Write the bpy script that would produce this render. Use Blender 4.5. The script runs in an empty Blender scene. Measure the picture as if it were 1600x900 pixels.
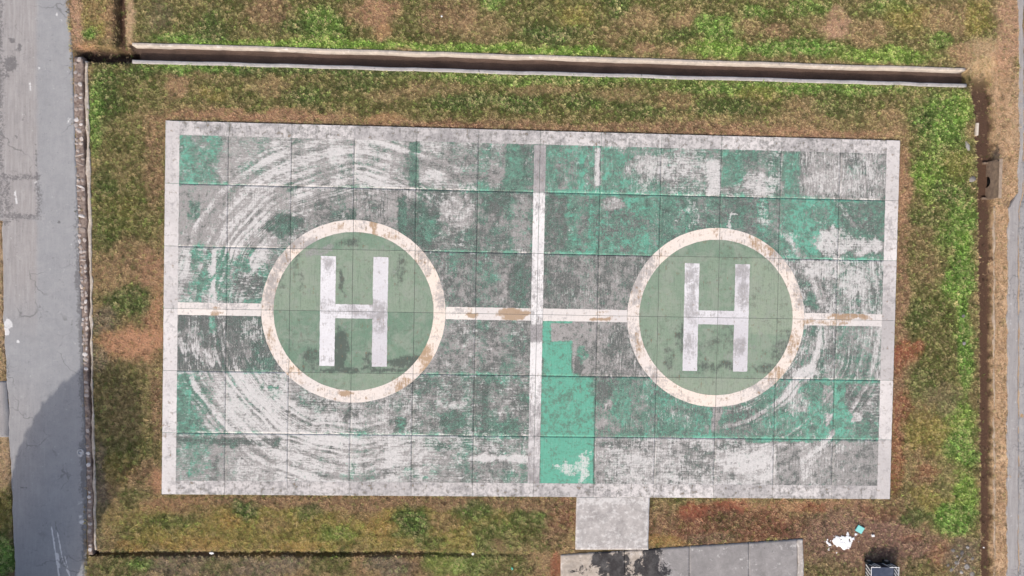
import bpy, bmesh, math, random
import numpy as np
from mathutils import Vector, Matrix
R_ = math.radians
random.seed(7); rng = np.random.default_rng(7)
scene = bpy.context.scene
COL = scene.collection

# ------------------------------------------------------------------ camera, sky, sun, exposure
# metres; the pad's top is z = 0 and its centre the origin. A drone 43 m up, looking almost straight down.
CAM = np.array([-3.2372, 2.3534, 42.7345])
CR = np.array([[0.99908912, -0.01840308, -0.03850006],
               [0.01905892, 0.99967825, 0.01673751],
               [0.03817965, -0.01745603, 0.99911841]])
FPX = 1067.0
cam = bpy.data.objects.new('camera', bpy.data.cameras.new('camera')); COL.objects.link(cam)
cam.matrix_world = Matrix([list(CR[0]) + [CAM[0]], list(CR[1]) + [CAM[1]], list(CR[2]) + [CAM[2]], [0, 0, 0, 1]])
cam.data.sensor_width = 36; cam.data.lens = 36 * FPX / 1600; cam.data.clip_end = 3000; cam.data.clip_start = .5
scene.camera = cam

SUN_EL = 40.0; SUN_DIR = (-0.41, -0.912)          # towards the sun: south-south-west
w = bpy.data.worlds.new('World'); scene.world = w; w.use_nodes = True
nt = w.node_tree; nt.nodes.clear()
sky = nt.nodes.new('ShaderNodeTexSky'); sky.sky_type = 'NISHITA'; sky.sun_disc = False
sky.sun_elevation = R_(SUN_EL); sky.sun_rotation = math.atan2(SUN_DIR[0], SUN_DIR[1])
bg = nt.nodes.new('ShaderNodeBackground'); bg.inputs[1].default_value = .15; sky.dust_density = 4.0; sky.ozone_density = .6
wo = nt.nodes.new('ShaderNodeOutputWorld')
nt.links.new(sky.outputs[0], bg.inputs[0]); nt.links.new(bg.outputs[0], wo.inputs[0])
sun = bpy.data.objects.new('sun', bpy.data.lights.new('sun', 'SUN')); COL.objects.link(sun)
sun.data.energy = 2.75; sun.data.angle = R_(.6); sun.data.color = (1, .93, .85)
ce = math.cos(R_(SUN_EL))
sun.rotation_euler = Vector((SUN_DIR[0] * ce, SUN_DIR[1] * ce, math.sin(R_(SUN_EL)))).to_track_quat('Z', 'Y').to_euler()
scene.view_settings.view_transform = 'Standard'; scene.view_settings.look = 'None'
scene.view_settings.exposure = 0.0; scene.view_settings.gamma = 1
scene.view_settings.use_curve_mapping = False

# ------------------------------------------------------------------ measuring helpers
def P(u, v, z=0.0):
    """survey point: the spot at height z that photo pixel (u, v) shows, as (x, y)"""
    d = CR @ np.array([(u - 800) / FPX, (450 - v) / FPX, -1.0]); t = (z - CAM[2]) / d[2]
    q = CAM + t * d
    return float(q[0]), float(q[1])
def UV(x, y, z=0.0):
    """plan coordinates on the survey grid of the photo (arrays)"""
    X = x - CAM[0]; Y = y - CAM[1]; Z = z - CAM[2]
    a = CR[0, 0] * X + CR[1, 0] * Y + CR[2, 0] * Z
    b = CR[0, 1] * X + CR[1, 1] * Y + CR[2, 1] * Z
    c = CR[0, 2] * X + CR[1, 2] * Y + CR[2, 2] * Z
    return 800 + FPX * a / -c, 450 - FPX * b / -c
def sst(a, b, x):
    t = np.clip((x - a) / (b - a), 0, 1); return t * t * (3 - 2 * t)
def _h(i, j, s):
    n = (i.astype(np.int64) * 374761393 + j.astype(np.int64) * 668265263 + s * 974634877) & 0x7fffffff
    n = ((n ^ (n >> 13)) * 1274126177) & 0x7fffffff
    n = (n ^ (n >> 16)) & 0xffff
    return n / 65535.0
def vnoise(x, y, s=0):
    i = np.floor(x); j = np.floor(y); fx = x - i; fy = y - j
    fx = fx * fx * (3 - 2 * fx); fy = fy * fy * (3 - 2 * fy)
    a = _h(i, j, s); b = _h(i + 1, j, s); c = _h(i, j + 1, s); d = _h(i + 1, j + 1, s)
    return (a * (1 - fx) + b * fx) * (1 - fy) + (c * (1 - fx) + d * fx) * fy
def fbm(x, y, s=0, o=4):
    t = 0; a = .5; n = 0
    for k in range(o):
        t = t + a * vnoise(x, y, s + k * 17); n += a; a *= .55; x = x * 2.03 + 11.7; y = y * 2.03 - 5.3
    return t / n
def inpoly(u, v, poly):
    r = np.zeros(np.shape(u), bool); n = len(poly)
    for i in range(n):
        (x0, y0), (x1, y1) = poly[i], poly[(i + 1) % n]
        if y0 == y1: continue
        c = ((y0 > v) != (y1 > v)) & (u < (x1 - x0) * (v - y0) / (y1 - y0) + x0)
        r ^= c
    return r
def lin(c):
    return tuple(((k / 255) / 12.92 if k / 255 < .04045 else ((k / 255 + .055) / 1.055) ** 2.4) for k in c)

# ------------------------------------------------------------------ object helpers
def tag(o, label=None, cat=None, group=None, kind=None):
    for k, val in (('label', label), ('category', cat), ('group', group), ('kind', kind)):
        if val: o[k] = val
    return o
def link(o, parent=None):
    COL.objects.link(o)
    if parent: o.parent = parent
    return o
def empty(name, loc=(0, 0, 0)):
    o = bpy.data.objects.new(name, None); o.location = loc; o.empty_display_size = .3; return link(o)
def mesh_np(name, co, quads, mat=None, parent=None, attrs=None, smooth=False, link_it=True):
    me = bpy.data.meshes.new(name)
    co = np.asarray(co, np.float32); quads = np.asarray(quads, np.int32)
    k = quads.shape[1]
    me.vertices.add(len(co)); me.vertices.foreach_set('co', co.ravel())
    me.loops.add(quads.size); me.loops.foreach_set('vertex_index', quads.ravel())
    me.polygons.add(len(quads)); me.polygons.foreach_set('loop_start', np.arange(0, quads.size, k, dtype=np.int32))
    me.update(calc_edges=True)
    for n, arr in (attrs or {}).items():
        a = me.color_attributes.new(n, 'FLOAT_COLOR', 'POINT'); a.data.foreach_set('color', np.asarray(arr, np.float32).ravel())
    if smooth: me.polygons.foreach_set('use_smooth', [True] * len(me.polygons))
    if mat: me.materials.append(mat)
    if not link_it: return me
    return link(bpy.data.objects.new(name, me), parent)
def from_bm(name, bm, mat=None, parent=None, smooth=False):
    me = bpy.data.meshes.new(name); bm.to_mesh(me); bm.free()
    if mat: me.materials.append(mat)
    if smooth:
        for p in me.polygons: p.use_smooth = True
    return link(bpy.data.objects.new(name, me), parent)
def grid_quads(nx, ny):
    i = np.arange(nx * ny).reshape(ny, nx)
    return np.stack([i[:-1, :-1], i[:-1, 1:], i[1:, 1:], i[1:, :-1]], -1).reshape(-1, 4)
def box_bm(bm, x0, x1, y0, y1, z0, z1, bev=0.0):
    r = bmesh.ops.create_cube(bm, size=1)
    vs = r['verts']
    for q in vs:
        q.co = ((x0 + x1) / 2 + q.co.x * (x1 - x0), (y0 + y1) / 2 + q.co.y * (y1 - y0), (z0 + z1) / 2 + q.co.z * (z1 - z0))
    if bev:
        es = {e for q in vs for e in q.link_edges}
        bmesh.ops.bevel(bm, geom=list(es), offset=bev, segments=2, affect='EDGES')

# ------------------------------------------------------------------ material helpers
class NB:
    def __init__(s, name, rough=.9, spec=.2):
        s.m = bpy.data.materials.new(name); s.m.use_nodes = True
        s.t = s.m.node_tree; s.b = s.t.nodes['Principled BSDF']
        s.b.inputs['Roughness'].default_value = rough
        s.b.inputs['Specular IOR Level'].default_value = spec
        s._pos = None
    def n(s, t, **k):
        x = s.t.nodes.new(t)
        for a, b in k.items(): setattr(x, a, b)
        return x
    def put(s, sock, val):
        if isinstance(val, bpy.types.NodeSocket): s.t.links.new(val, sock)
        else:
            try: sock.default_value = val
            except Exception: sock.default_value = (*val, 1) if len(val) == 3 else val
    def pos(s):
        if s._pos is None: s._pos = s.n('ShaderNodeNewGeometry').outputs['Position']
        return s._pos
    def math(s, op, a, b=0.0, c=0.0, clamp=False):
        x = s.n('ShaderNodeMath', operation=op, use_clamp=clamp)
        s.put(x.inputs[0], a); s.put(x.inputs[1], b); s.put(x.inputs[2], c); return x.outputs[0]
    def scaled(s, sc, off=(0, 0, 0), vec=None):
        m = s.n('ShaderNodeMapping'); s.put(m.inputs[0], vec or s.pos()); m.inputs['Scale'].default_value = sc
        m.inputs['Location'].default_value = off; return m.outputs[0]
    def noise(s, scale, detail=5, rough=.6, sc=None, off=(0, 0, 0), dist=0.0, vec=None):
        x = s.n('ShaderNodeTexNoise'); s.put(x.inputs['Vector'], s.scaled(sc or (1, 1, 1), off, vec))
        x.inputs['Scale'].default_value = scale; x.inputs['Detail'].default_value = detail
        x.inputs['Roughness'].default_value = rough; x.inputs['Distortion'].default_value = dist
        return x.outputs['Fac']
    def mix(s, f, a, b, mode='MIX'):
        x = s.n('ShaderNodeMix', data_type='RGBA', blend_type=mode); x.clamp_factor = True
        s.put(x.inputs['Factor'], f); s.put(x.inputs['A'], a); s.put(x.inputs['B'], b); return x.outputs['Result']
    def mixf(s, f, a, b):
        x = s.n('ShaderNodeMix', data_type='FLOAT'); s.put(x.inputs[0], f); s.put(x.inputs[2], a); s.put(x.inputs[3], b); return x.outputs[0]
    def attr(s, name, typ='GEOMETRY'):
        x = s.n('ShaderNodeAttribute', attribute_name=name, attribute_type=typ); return x
    def split(s, col):
        x = s.n('ShaderNodeSeparateColor'); s.put(x.inputs[0], col); return x.outputs
    def mask(s, amt, noi, amp=3.0, k=5.0):
        """coverage amt (0..1) broken up by noise"""
        a = s.math('MULTIPLY_ADD', s.math('SUBTRACT', noi, .5), amp, amt)
        return s.math('MULTIPLY_ADD', s.math('SUBTRACT', a, .5), k, .5, clamp=True)
    def ramp(s, x, a, b):
        r = s.n('ShaderNodeMapRange'); s.put(r.inputs[0], x); r.inputs[1].default_value = a; r.inputs[2].default_value = b; return r.outputs[0]
    def done(s, col, bump=None, dist=.01, strength=.5):
        s.put(s.b.inputs['Base Color'], col)
        if bump is not None:
            x = s.n('ShaderNodeBump'); x.inputs['Strength'].default_value = strength; x.inputs['Distance'].default_value = dist
            s.put(x.inputs['Height'], bump); s.put(s.b.inputs['Normal'], x.outputs[0])
        return s.m
def simple(name, rgb, rgb2=None, scale=6.0, rough=.85, spec=.25, bump=.01):
    b = NB(name, rough, spec); n = b.noise(scale, 6, .65)
    c2 = rgb2 or tuple(k * .65 for k in rgb)
    return b.done(b.mix(b.ramp(n, .35, .65), c2, rgb), n, bump)

# ================================================================== PAD PAINT
# coverage of green paint (G), how teal it is (T), white scrape (W), dark grime (D), streak direction (V 1 = north-south)
SL = {
 0: ['.50 .60 .22 .10 0', '.26 .40 .28 .14 0', '.32 .35 .34 .18 .1', '.26 .20 .42 .20 .2', '.28 .30 .40 .26 .2', '.42 .38 .28 .36 .4',
     '.64 .66 .18 .36 .9', '.58 .64 .30 .28 .8', '.52 .52 .40 .28 .3', '.56 .52 .28 .34 .2', '.30 .32 .32 .38 1', '.20 .22 .36 .32 1'],
 1: ['.14 .35 .16 .18 .6', '.14 .20 .30 .22 .5', '.20 .12 .28 .38 .4', '.12 .15 .18 .30 .7', '.36 .16 .22 .60 .5', '.28 .25 .24 .48 .5',
     '.72 .64 .06 .42 .5', '.80 .66 .05 .40 .6', '.66 .50 .08 .52 .5', '.58 .48 .10 .52 .4', '.74 .76 .06 .36 .6', '.66 .50 .10 .46 .4'],
 2: ['.46 .58 .40 .22 0', '.40 .46 .30 .42 .1', '.3 .3 .3 .3 .5', '.3 .3 .3 .3 .5', '.18 .30 .14 .44 .9', '.26 .32 .14 .52 .6',
     '.14 .25 .14 .40 1', '.14 .22 .14 .42 1', '.3 .3 .2 .4 1', '.3 .3 .2 .4 1', '.32 .36 .40 .46 .7', '.36 .36 .40 .46 .8'],
 3: ['.30 .12 .14 .78 .9', '.30 .12 .14 .78 .9', '.3 .1 .2 .6 .9', '.3 .1 .2 .5 .9', '.20 .30 .20 .42 .4', '.24 .36 .18 .46 .4',
     '.12 .30 .14 .36 .6', '.16 .30 .16 .42 1', '.3 .3 .2 .4 1', '.3 .3 .2 .4 1', '.44 .40 .34 .42 .9', '.48 .44 .34 .36 .9'],
 4: ['.44 .52 .44 .16 0', '.16 .45 .54 .22 .3', '.20 .30 .46 .34 .3', '.18 .25 .42 .34 .5', '.26 .30 .32 .50 .3', '.28 .34 .26 .54 .3',
     '.5 .6 .2 .3 .5', '.66 .62 .10 .44 .8', '.66 .62 .10 .42 .9', '.66 .60 .12 .42 .9', '.70 .68 .18 .30 .9', '.56 .52 .18 .46 .3'],
 5: ['.18 .50 .26 .14 0', '.08 .30 .36 .18 .3', '.10 .30 .44 .20 .2', '.14 .30 .46 .24 .3', '.28 .36 .34 .34 .1', '.22 .34 .34 .36 .4',
     '.3 .5 .3 .3 .5', '.14 .25 .40 .34 .5', '.12 .25 .46 .30 .5', '.14 .25 .42 .30 .4', '.14 .20 .30 .30 .8', '.12 .20 .30 .28 .8'],
}
SLAB = np.array([[[float(k) for k in c.split()] for c in SL[r]] for r in range(6)])
CELL = 46 / 12
# local patches: (kind, geometry in survey pixels, channel changes "set to value at weight")
PATCH = [
 # row 0
 ('r', 278, 212, 345, 285, 8, dict(G=.62, T=.62, W=.14, D=.1)), ('e', 365, 260, 26, 30, dict(G=.02, W=.45, D=.05)),
 ('e', 395, 265, 24, 16, dict(G=.6, T=.45)), ('r', 398, 218, 425, 240, 6, dict(G=.5, T=.4)), ('r', 350, 214, 376, 285, 8, dict(G=.08, W=.22, D=.2)),
 ('r', 640, 222, 655, 290, 3, dict(G=.95, T=.35, W=.02)), ('r', 655, 244, 745, 262, 10, dict(G=.1, D=.45, W=.1)),
 ('r', 658, 268, 700, 280, 5, dict(W=.75, G=.0)), ('r', 700, 268, 790, 284, 6, dict(D=.4, W=.05, G=.05)),
 ('r', 790, 225, 815, 300, 4, dict(G=.9, T=.42, W=.03)), ('r', 815, 228, 832, 280, 4, dict(G=.55, D=.6, T=.2)),
 ('r', 852, 232, 872, 300, 3, dict(G=.85, T=.6)), ('r', 905, 236, 912, 300, 1.5, dict(G=1, T=1, W=0)), ('r', 930, 232, 938, 290, 2, dict(W=.95, G=0)),
 ('r', 940, 232, 978, 300, 4, dict(G=.85, T=.7, W=.04)), ('e', 1040, 262, 60, 20, dict(W=.62, G=.3)), ('r', 1105, 250, 1126, 305, 3, dict(W=.9, G=.1)),
 ('r', 1128, 235, 1158, 290, 4, dict(G=.9, T=.6, W=.04)), ('e', 1190, 290, 34, 18, dict(W=.8, G=.1)), ('r', 1222, 237, 1250, 312, 4, dict(G=.85, T=.7, W=.1)),
 ('e', 1300, 282, 56, 22, dict(W=.5, G=.02, D=.15)), ('r', 1322, 258, 1345, 280, 6, dict(G=.6, T=.6)), ('r', 1195, 235, 1222, 300, 5, dict(G=.7, D=.5, T=.4)),
 # row 1
 ('r', 278, 292, 345, 384, 10, dict(G=.08, W=.16, D=.16)), ('r', 296, 312, 312, 345, 5, dict(G=.7, T=.3)),
 ('e', 438, 350, 34, 18, dict(D=1.0, G=.6, T=.05, W=0)), ('e', 548, 332, 10, 9, dict(D=1.1, G=.6, T=.0, W=0)), ('e', 505, 335, 18, 22, dict(D=.5, W=.05)),
 ('r', 622, 308, 634, 378, 3, dict(G=1, T=.12, D=.8, W=0)), ('e', 655, 350, 26, 34, dict(D=.9, G=.6, T=.1, W=.04)), ('e', 672, 358, 14, 20, dict(G=.8, T=.5)),
 ('e', 718, 330, 30, 28, dict(W=.5, G=.1, D=.25)), ('e', 780, 318, 24, 26, dict(D=.85, G=.45, T=.15, W=.1)), ('r', 800, 312, 828, 384, 4, dict(G=.25, T=.5, W=.15, D=.25)),
 ('r', 852, 306, 886, 392, 3, dict(G=.5, T=.2, D=.6)), ('e', 965, 352, 50, 28, dict(D=.6, G=.5)), ('e', 960, 318, 20, 10, dict(W=.4, D=.3, G=.2)),
 ('e', 1264, 372, 26, 30, dict(G=1, T=.95, W=0, D=.05)), ('r', 1238, 322, 1252, 380, 4, dict(G=.95, T=.95, D=.1)), ('e', 1300, 378, 30, 24, dict(W=.85, G=.3)),
 ('e', 1302, 356, 8, 10, dict(W=.9)), ('r', 1310, 320, 1384, 362, 6, dict(G=.6, T=.4, D=.6)), ('e', 1350, 385, 36, 14, dict(W=.72, G=.3)),
 ('e', 1235, 385, 16, 26, dict(W=.4, D=.3)), ('e', 1080, 335, 12, 22, dict(W=.55, D=.6)), ('e', 1143, 342, 5, 14, dict(W=.8)), ('e', 1190, 330, 6, 30, dict(W=.5, D=.7)),
 # row 2
 ('r', 331, 390, 337, 474, 1.5, dict(W=1.3, G=0, D=0)), ('e', 326, 430, 9, 16, dict(W=.9, G=.1)), ('r', 338, 395, 358, 470, 3, dict(G=.95, T=.5, W=.12)),
 ('e', 376, 412, 20, 14, dict(G=.95, T=.55, W=.1)), ('e', 405, 402, 16, 14, dict(W=.85, G=.1)), ('e', 315, 440, 14, 20, dict(G=.9, T=.55, W=.1)),
 ('e', 392, 445, 24, 20, dict(D=.85, W=.3, G=.3, T=.1)), ('r', 380, 468, 408, 473, 2, dict(G=1, T=1, W=0)), ('r', 278, 388, 298, 440, 6, dict(W=.7, G=.1)),
 ('e', 770, 400, 30, 16, dict(G=.3, D=.5)), ('e', 855, 425, 6, 40, dict(D=.6, G=.5)), ('e', 815, 440, 16, 40, dict(D=.8, G=.5, T=.25, W=.05)),
 ('r', 905, 405, 930, 480, 5, dict(G=.3, T=.5, D=.35)), ('e', 1290, 420, 26, 16, dict(W=.8, D=.3)), ('e', 1335, 440, 20, 22, dict(W=.7)),
 ('r', 1360, 408, 1380, 490, 4, dict(G=.55, D=.5)), ('e', 1270, 470, 14, 10, dict(G=.95, T=.4, W=.1)), ('e', 1283, 395, 30, 8, dict(D=.7)),
 # row 3
 ('r', 326, 494, 336, 520, 3, dict(G=.9, T=.9, D=.3)), ('e', 300, 530, 22, 26, dict(W=.5, D=.35)), ('e', 325, 560, 20, 18, dict(W=.5, D=.3)),
 ('e', 392, 515, 12, 22, dict(W=.5, D=.5)), ('e', 284, 505, 10, 14, dict(D=1.1, W=0)),
 ('r', 848, 501, 894, 586, .8, dict(G=2, T=.78, W=-.2, D=-.5)), ('r', 860, 505, 935, 533, 1, dict(G=-.5, W=.05, D=.25)),
 ('r', 850, 500, 893, 505, 1, dict(G=2, T=.8, D=-.5)), ('e', 912, 553, 10, 14, dict(G=1, T=.75, D=.2)), ('e', 905, 570, 9, 20, dict(D=.75)),
 ('e', 965, 535, 12, 16, dict(D=.9, G=.2, T=.1)), ('r', 925, 555, 985, 583, 5, dict(G=.02, W=.2, D=.42)),
 ('e', 1277, 515, 10, 10, dict(G=.95, T=.25, D=.6)), ('e', 1278, 530, 18, 30, dict(W=.4)), ('e', 1356, 570, 5, 5, dict(G=1, T=.9)),
 ('r', 1305, 555, 1378, 575, 6, dict(G=.7, T=.4)), ('e', 1255, 583, 30, 8, dict(W=.7, G=.4)), ('e', 795, 565, 14, 20, dict(G=.5, T=.5)),
 # row 4
 ('r', 276, 584, 300, 678, 4, dict(G=.95, T=.55, W=.06)), ('r', 296, 592, 299, 675, 1, dict(G=1.2, T=1, W=0)), ('r', 300, 612, 320, 678, 6, dict(G=.85, T=.5, W=.2)),
 ('r', 418, 603, 436, 607, 2, dict(G=1, T=.6, W=0)), ('e', 430, 615, 10, 8, dict(G=.75, T=.45)), ('r', 455, 615, 490, 680, 8, dict(D=.5, W=.45)), ('e', 400, 640, 16, 22, dict(D=.5, W=.5)),
 ('e', 545, 650, 5, 20, dict(D=.6, W=.1)), ('e', 625, 662, 14, 10, dict(D=.85, G=.5, W=.1)), ('e', 705, 662, 22, 14, dict(D=.85, G=.5, T=.2, W=.1)),
 ('e', 670, 605, 24, 16, dict(G=.5, D=.5)), ('e', 790, 594, 10, 8, dict(G=.8, T=1, D=.2)), ('r', 752, 600, 762, 676, 2, dict(D=1, G=.4, T=.1, W=.05)),
 ('e', 715, 635, 18, 12, dict(W=.5, D=.15)), ('e', 795, 665, 24, 12, dict(D=.9, G=.7, T=.35, W=.05)), ('e', 815, 630, 14, 14, dict(D=.8)), ('e', 730, 625, 9, 5, dict(G=.9, T=.6)),
 ('r', 846, 585, 907, 683, .8, dict(G=2, T=.66, W=-.1, D=-.5)), ('r', 907, 588, 928, 683, .8, dict(G=2, T=.74, W=-.2, D=-.4)),
 ('e', 940, 610, 20, 18, dict(D=.8, G=.3, T=.3)), ('e', 950, 633, 10, 5, dict(W=.5, G=0, D=.1)), ('e', 940, 662, 8, 8, dict(W=.3, G=0, D=.2)), ('e', 972, 640, 20, 30, dict(G=1, T=.75, D=.15)),
 ('e', 1060, 660, 40, 16, dict(G=.9, T=.65)), ('r', 1108, 640, 1112, 680, 1.5, dict(G=1, T=.95)), ('e', 1118, 655, 6, 25, dict(G=.05, W=.15, D=.2)),
 ('e', 1160, 650, 30, 20, dict(D=.6, G=.5)), ('e', 1270, 655, 46, 26, dict(G=.95, T=.78, W=.15, D=.1)), ('e', 1245, 630, 24, 16, dict(W=.5, G=.4)),
 ('r', 1304, 594, 1320, 686, 2, dict(G=1.3, T=.92, W=-.1, D=0)), ('e', 1326, 660, 12, 22, dict(G=1.2, T=.9, D=0, W=0)), ('r', 1275, 594, 1376, 599, 2, dict(G=1.1, T=.9, D=0)),
 ('e', 1322, 622, 5, 14, dict(D=1.2, G=.3)), ('e', 1335, 650, 9, 9, dict(W=.6, G=0)), ('e', 1350, 630, 24, 26, dict(G=.35, D=.6, T=.3)), ('e', 1290, 655, 5, 8, dict(W=.6, G=0)),
 ('r', 1165, 684, 1270, 691, 2, dict(G=1.3, T=.95, D=0, W=0)), ('r', 1270, 680, 1375, 690, 4, dict(G=.8, T=.8, D=.4)),
 # row 5
 ('r', 276, 683, 440, 696, 4, dict(D=.95, G=.45, T=.1, W=0)), ('r', 293, 690, 298, 745, 1.5, dict(G=1.1, T=.95, W=0)), ('r', 276, 694, 322, 735, 8, dict(G=.42, T=.45, W=.2, D=.05)),
 ('r', 328, 710, 342, 752, 4, dict(D=.5, W=.05, G=0)), ('e', 520, 690, 60, 8, dict(W=.75)), ('r', 545, 715, 560, 745, 4, dict(G=.5, T=.4)),
 ('e', 730, 693, 12, 8, dict(G=.9, T=.4)), ('e', 760, 735, 40, 14, dict(D=.4, W=.15)), ('r', 735, 712, 830, 720, 3, dict(W=.9, G=0, D=0)), ('e', 690, 695, 40, 8, dict(D=.7, G=.5)),
 ('e', 650, 740, 20, 6, dict(G=.6, T=.5)), ('e', 795, 738, 10, 14, dict(G=.6, T=.4)), ('e', 645, 737, 14, 5, dict(W=.5)),
 ('r', 844, 683, 928, 757, .8, dict(G=2, T=.86, W=-.4, D=-.5)), ('r', 876, 722, 922, 745, 7, dict(W=.74)), ('e', 912, 718, 14, 13, dict(W=.68)), ('e', 872, 732, 10, 10, dict(W=.6)), ('r', 903, 740, 918, 757, 4, dict(W=.72)),
 ('r', 930, 686, 1010, 700, 4, dict(D=.65, G=.2, T=.1)), ('e', 1000, 720, 26, 12, dict(W=.85, G=.1)), ('e', 1050, 725, 30, 20, dict(W=.5)), ('e', 1090, 720, 26, 24, dict(D=.5, G=.35, T=.15, W=.3)),
 ('r', 1120, 690, 1170, 705, 6, dict(D=.7, G=.4, T=.2)), ('e', 1180, 725, 44, 24, dict(W=.7, D=.05)), ('r', 1212, 695, 1250, 758, 3, dict(D=.42, W=.12, G=.12)),
 ('r', 1250, 695, 1270, 758, 3, dict(W=.45, D=.12)), ('e', 1306, 705, 12, 10, dict(G=.7, T=.3)), ('r', 1285, 700, 1380, 760, 8, dict(W=.24, D=.3, G=.12)), ('r', 1338, 695, 1375, 760, 2, dict(D=.36, W=.12)),
]
# pale tyre arcs swept round the two circles: centre, radius, half width, angle range (deg, 0 = east, clockwise in the photo), weight
ARCS = [((552, 485), r, hw, a0, a1, wt) for r, hw, a0, a1, wt in (
    (228, 4, 120, 258, .55), (240, 5, 108, 160, .8), (252, 6, 95, 150, .85), (262, 4, 110, 142, .7), (238, 5, 205, 268, .8), (250, 6, 212, 282, .75),
    (262, 5, 225, 300, .5), (216, 5, 200, 236, .7), (226, 5, 205, 240, .75), (204, 4, 208, 232, .5), (276, 6, 75, 112, .6), (212, 4, 125, 158, .6), (200, 5, 130, 165, .5), (222, 3, 150, 178, .5),
    (190, 4, 140, 172, .4), (232, 7, 70, 100, .55), (245, 6, 58, 86, .5))] + [
    ((1119, 496), r, hw, a0, a1, wt) for r, hw, a0, a1, wt in (
    (148, 3, 12, 50, .7), (156, 3, 8, 52, .7), (165, 3, 14, 48, .6), (173, 3, 20, 45, .5), (240, 6, 50, 80, .6), (262, 5, 40, 75, .5), (285, 5, 40, 62, .4),
    (160, 4, -40, -10, .5), (225, 5, 60, 100, .35), (150, 3, -60, -25, .4))]
def pad_paint(x, y):
    u, v = UV(x, y)
    wu = (fbm(x * 1.3, y * 1.3, 3) - .5) * 26 + (fbm(x * 5, y * 5, 5, 3) - .5) * 12
    wv = (fbm(x * 1.3, y * 1.3, 9) - .5) * 26 + (fbm(x * 5, y * 5, 12, 3) - .5) * 12
    c = np.clip(np.floor((x + 23) / CELL), 0, 11).astype(int); r = np.clip(np.floor((11.5 - y) / CELL), 0, 5).astype(int)
    fc = np.clip((x + 23) / CELL - .5 + .5 * (fbm(x * .8, y * .8, 21) - .5), 0, 11); c0 = np.floor(fc).astype(int); c1 = np.minimum(c0 + 1, 11); fr = (fc - c0)[..., None]
    base = .35 * SLAB[r, c] + .65 * (SLAB[r, c0] * (1 - fr) + SLAB[r, c1] * fr)
    ch = {k: base[..., i].copy() for i, k in enumerate('GTWDV')}
    # each slab was brushed in lanes: vary by lane and by patch
    lane = np.floor((x + 23) / (CELL / 5) + .25 * (fbm(x, y * .6, 31, 3) - .5))
    for i, (k, a) in enumerate((('G', .26), ('T', .22), ('W', .20), ('D', .24))):
        ch[k] += a * (_h(lane, r.astype(float), 40 + i) - .5) + a * 2.4 * (fbm(x * .9, y * .9, 60 + 9 * i, 5) - .5)
    # paint survives along the cross joints
    dj = np.abs(((11.5 - y) / CELL + .5) % 1 - .5) * CELL
    below = ((11.5 - y) / CELL) % 1 < .5
    near = (1 - sst(.02, .24, dj + .2 * (fbm(x * 1.5, y * 0 + r, 77, 3) - .5))) * (np.abs(y) < 10.6) * (np.abs(y) > 1.5)
    wl = sst(.42, .62, fbm(x * .45, r * 9.1, 81, 3))
    ch['G'] += near * wl * .42; ch['T'] += near * wl * .4; ch['D'] += near * (1 - wl) * .12 - near * wl * .1; ch['W'] += near * .12 * (1 - wl)
    fray = np.clip(.45 + 1.0 * fbm(x * 1.7, y * 1.7, 55, 4), 0, 1)
    for p in PATCH:
        if p[0] == 'r':
            _, u0, v0, u1, v1, s, kv = p
            k = min(1.0, s / 6)
            d = np.maximum(np.maximum(u0 - u, u - u1) + wu * k * .6, np.maximum(v0 - v, v - v1) + wv * k * .6)
            m = 1 - sst(-s, s, d)
        else:
            _, uc, vc, ru, rv, kv = p
            d = np.sqrt(((u - uc + wu * .9) / ru) ** 2 + ((v - vc + wv * .9) / rv) ** 2)
            m = 1 - sst(.65, 1.2, d)
        if p[0] == 'e' or p[5] > 1: m = m * fray
        CAP = dict(W=.7, G=.85, D=.78)
        for n, val in kv.items():
            if p[0] == 'e': val = min(val, CAP.get(n, 9))
            ch[n] = ch[n] * (1 - m) + val * m
    solid = np.clip((ch['G'] - 1.4) * 2, 0, 1); ch['T'] += solid * .24
    for (cu, cv), rad, hw, a0, a1, wt in ARCS:
        d = np.hypot(u - cu, v - cv); an = np.degrees(np.arctan2(v - cv, u - cu))
        for off in (0, 360, -360):
            t = an + off
            m = (1 - sst(hw * .7, hw * 1.3, np.abs(d - rad + wu * .12))) * sst(a0 - 3, a0 + 6, t) * (1 - sst(a1 - 6, a1 + 3, t)) * (1 - solid)
            m = m * wt * (.55 + .6 * fbm(x * 2, y * 2, int(rad), 3))
            ch['W'] += m * .30; ch['G'] -= m * .25; ch['D'] -= m * .2
    # zones where tyres have scrubbed concentric arcs (the arcs themselves are in the material)
    an = np.degrees(np.arctan2(-y, np.where(x < 0, x + 11.39, x - 11.40))) % 360; rd = np.hypot(np.abs(x) - 11.395, y)
    ang = np.where(x < 0, np.interp(an, [0, 60, 78, 95, 150, 172, 188, 205, 245, 282, 305, 330, 360], [0, .1, .5, 1, 1, .55, .45, 1, 1, .7, .25, 0, 0]),
                   np.interp(an, [0, 10, 25, 50, 80, 100, 130, 230, 300, 330, 350, 360], [.45, .8, 1, 1, .7, .4, .1, 0, .25, .6, .5, .45]))
    rz = np.where(x < 0, sst(6.2, 7.6, rd) * (1 - sst(10.6, 11.9, rd)), np.maximum(sst(5.6, 5.8, rd) * (1 - sst(6.8, 7.6, rd)), .6 * sst(8.2, 9, rd) * (1 - sst(11, 12, rd))))
    arc = ang * rz * (1 - solid) * np.clip(.5 + 1.0 * fbm(x * .8, y * .8, 95, 3), 0, 1)
    ud = 1 - sst(5.5, 5.6, rd); ch['D'] = ch['D'] * (1 - ud) + 1.0 * ud; ch['W'] = ch['W'] * (1 - ud) - .3 * ud; ch['G'] = ch['G'] * (1 - ud)
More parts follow.
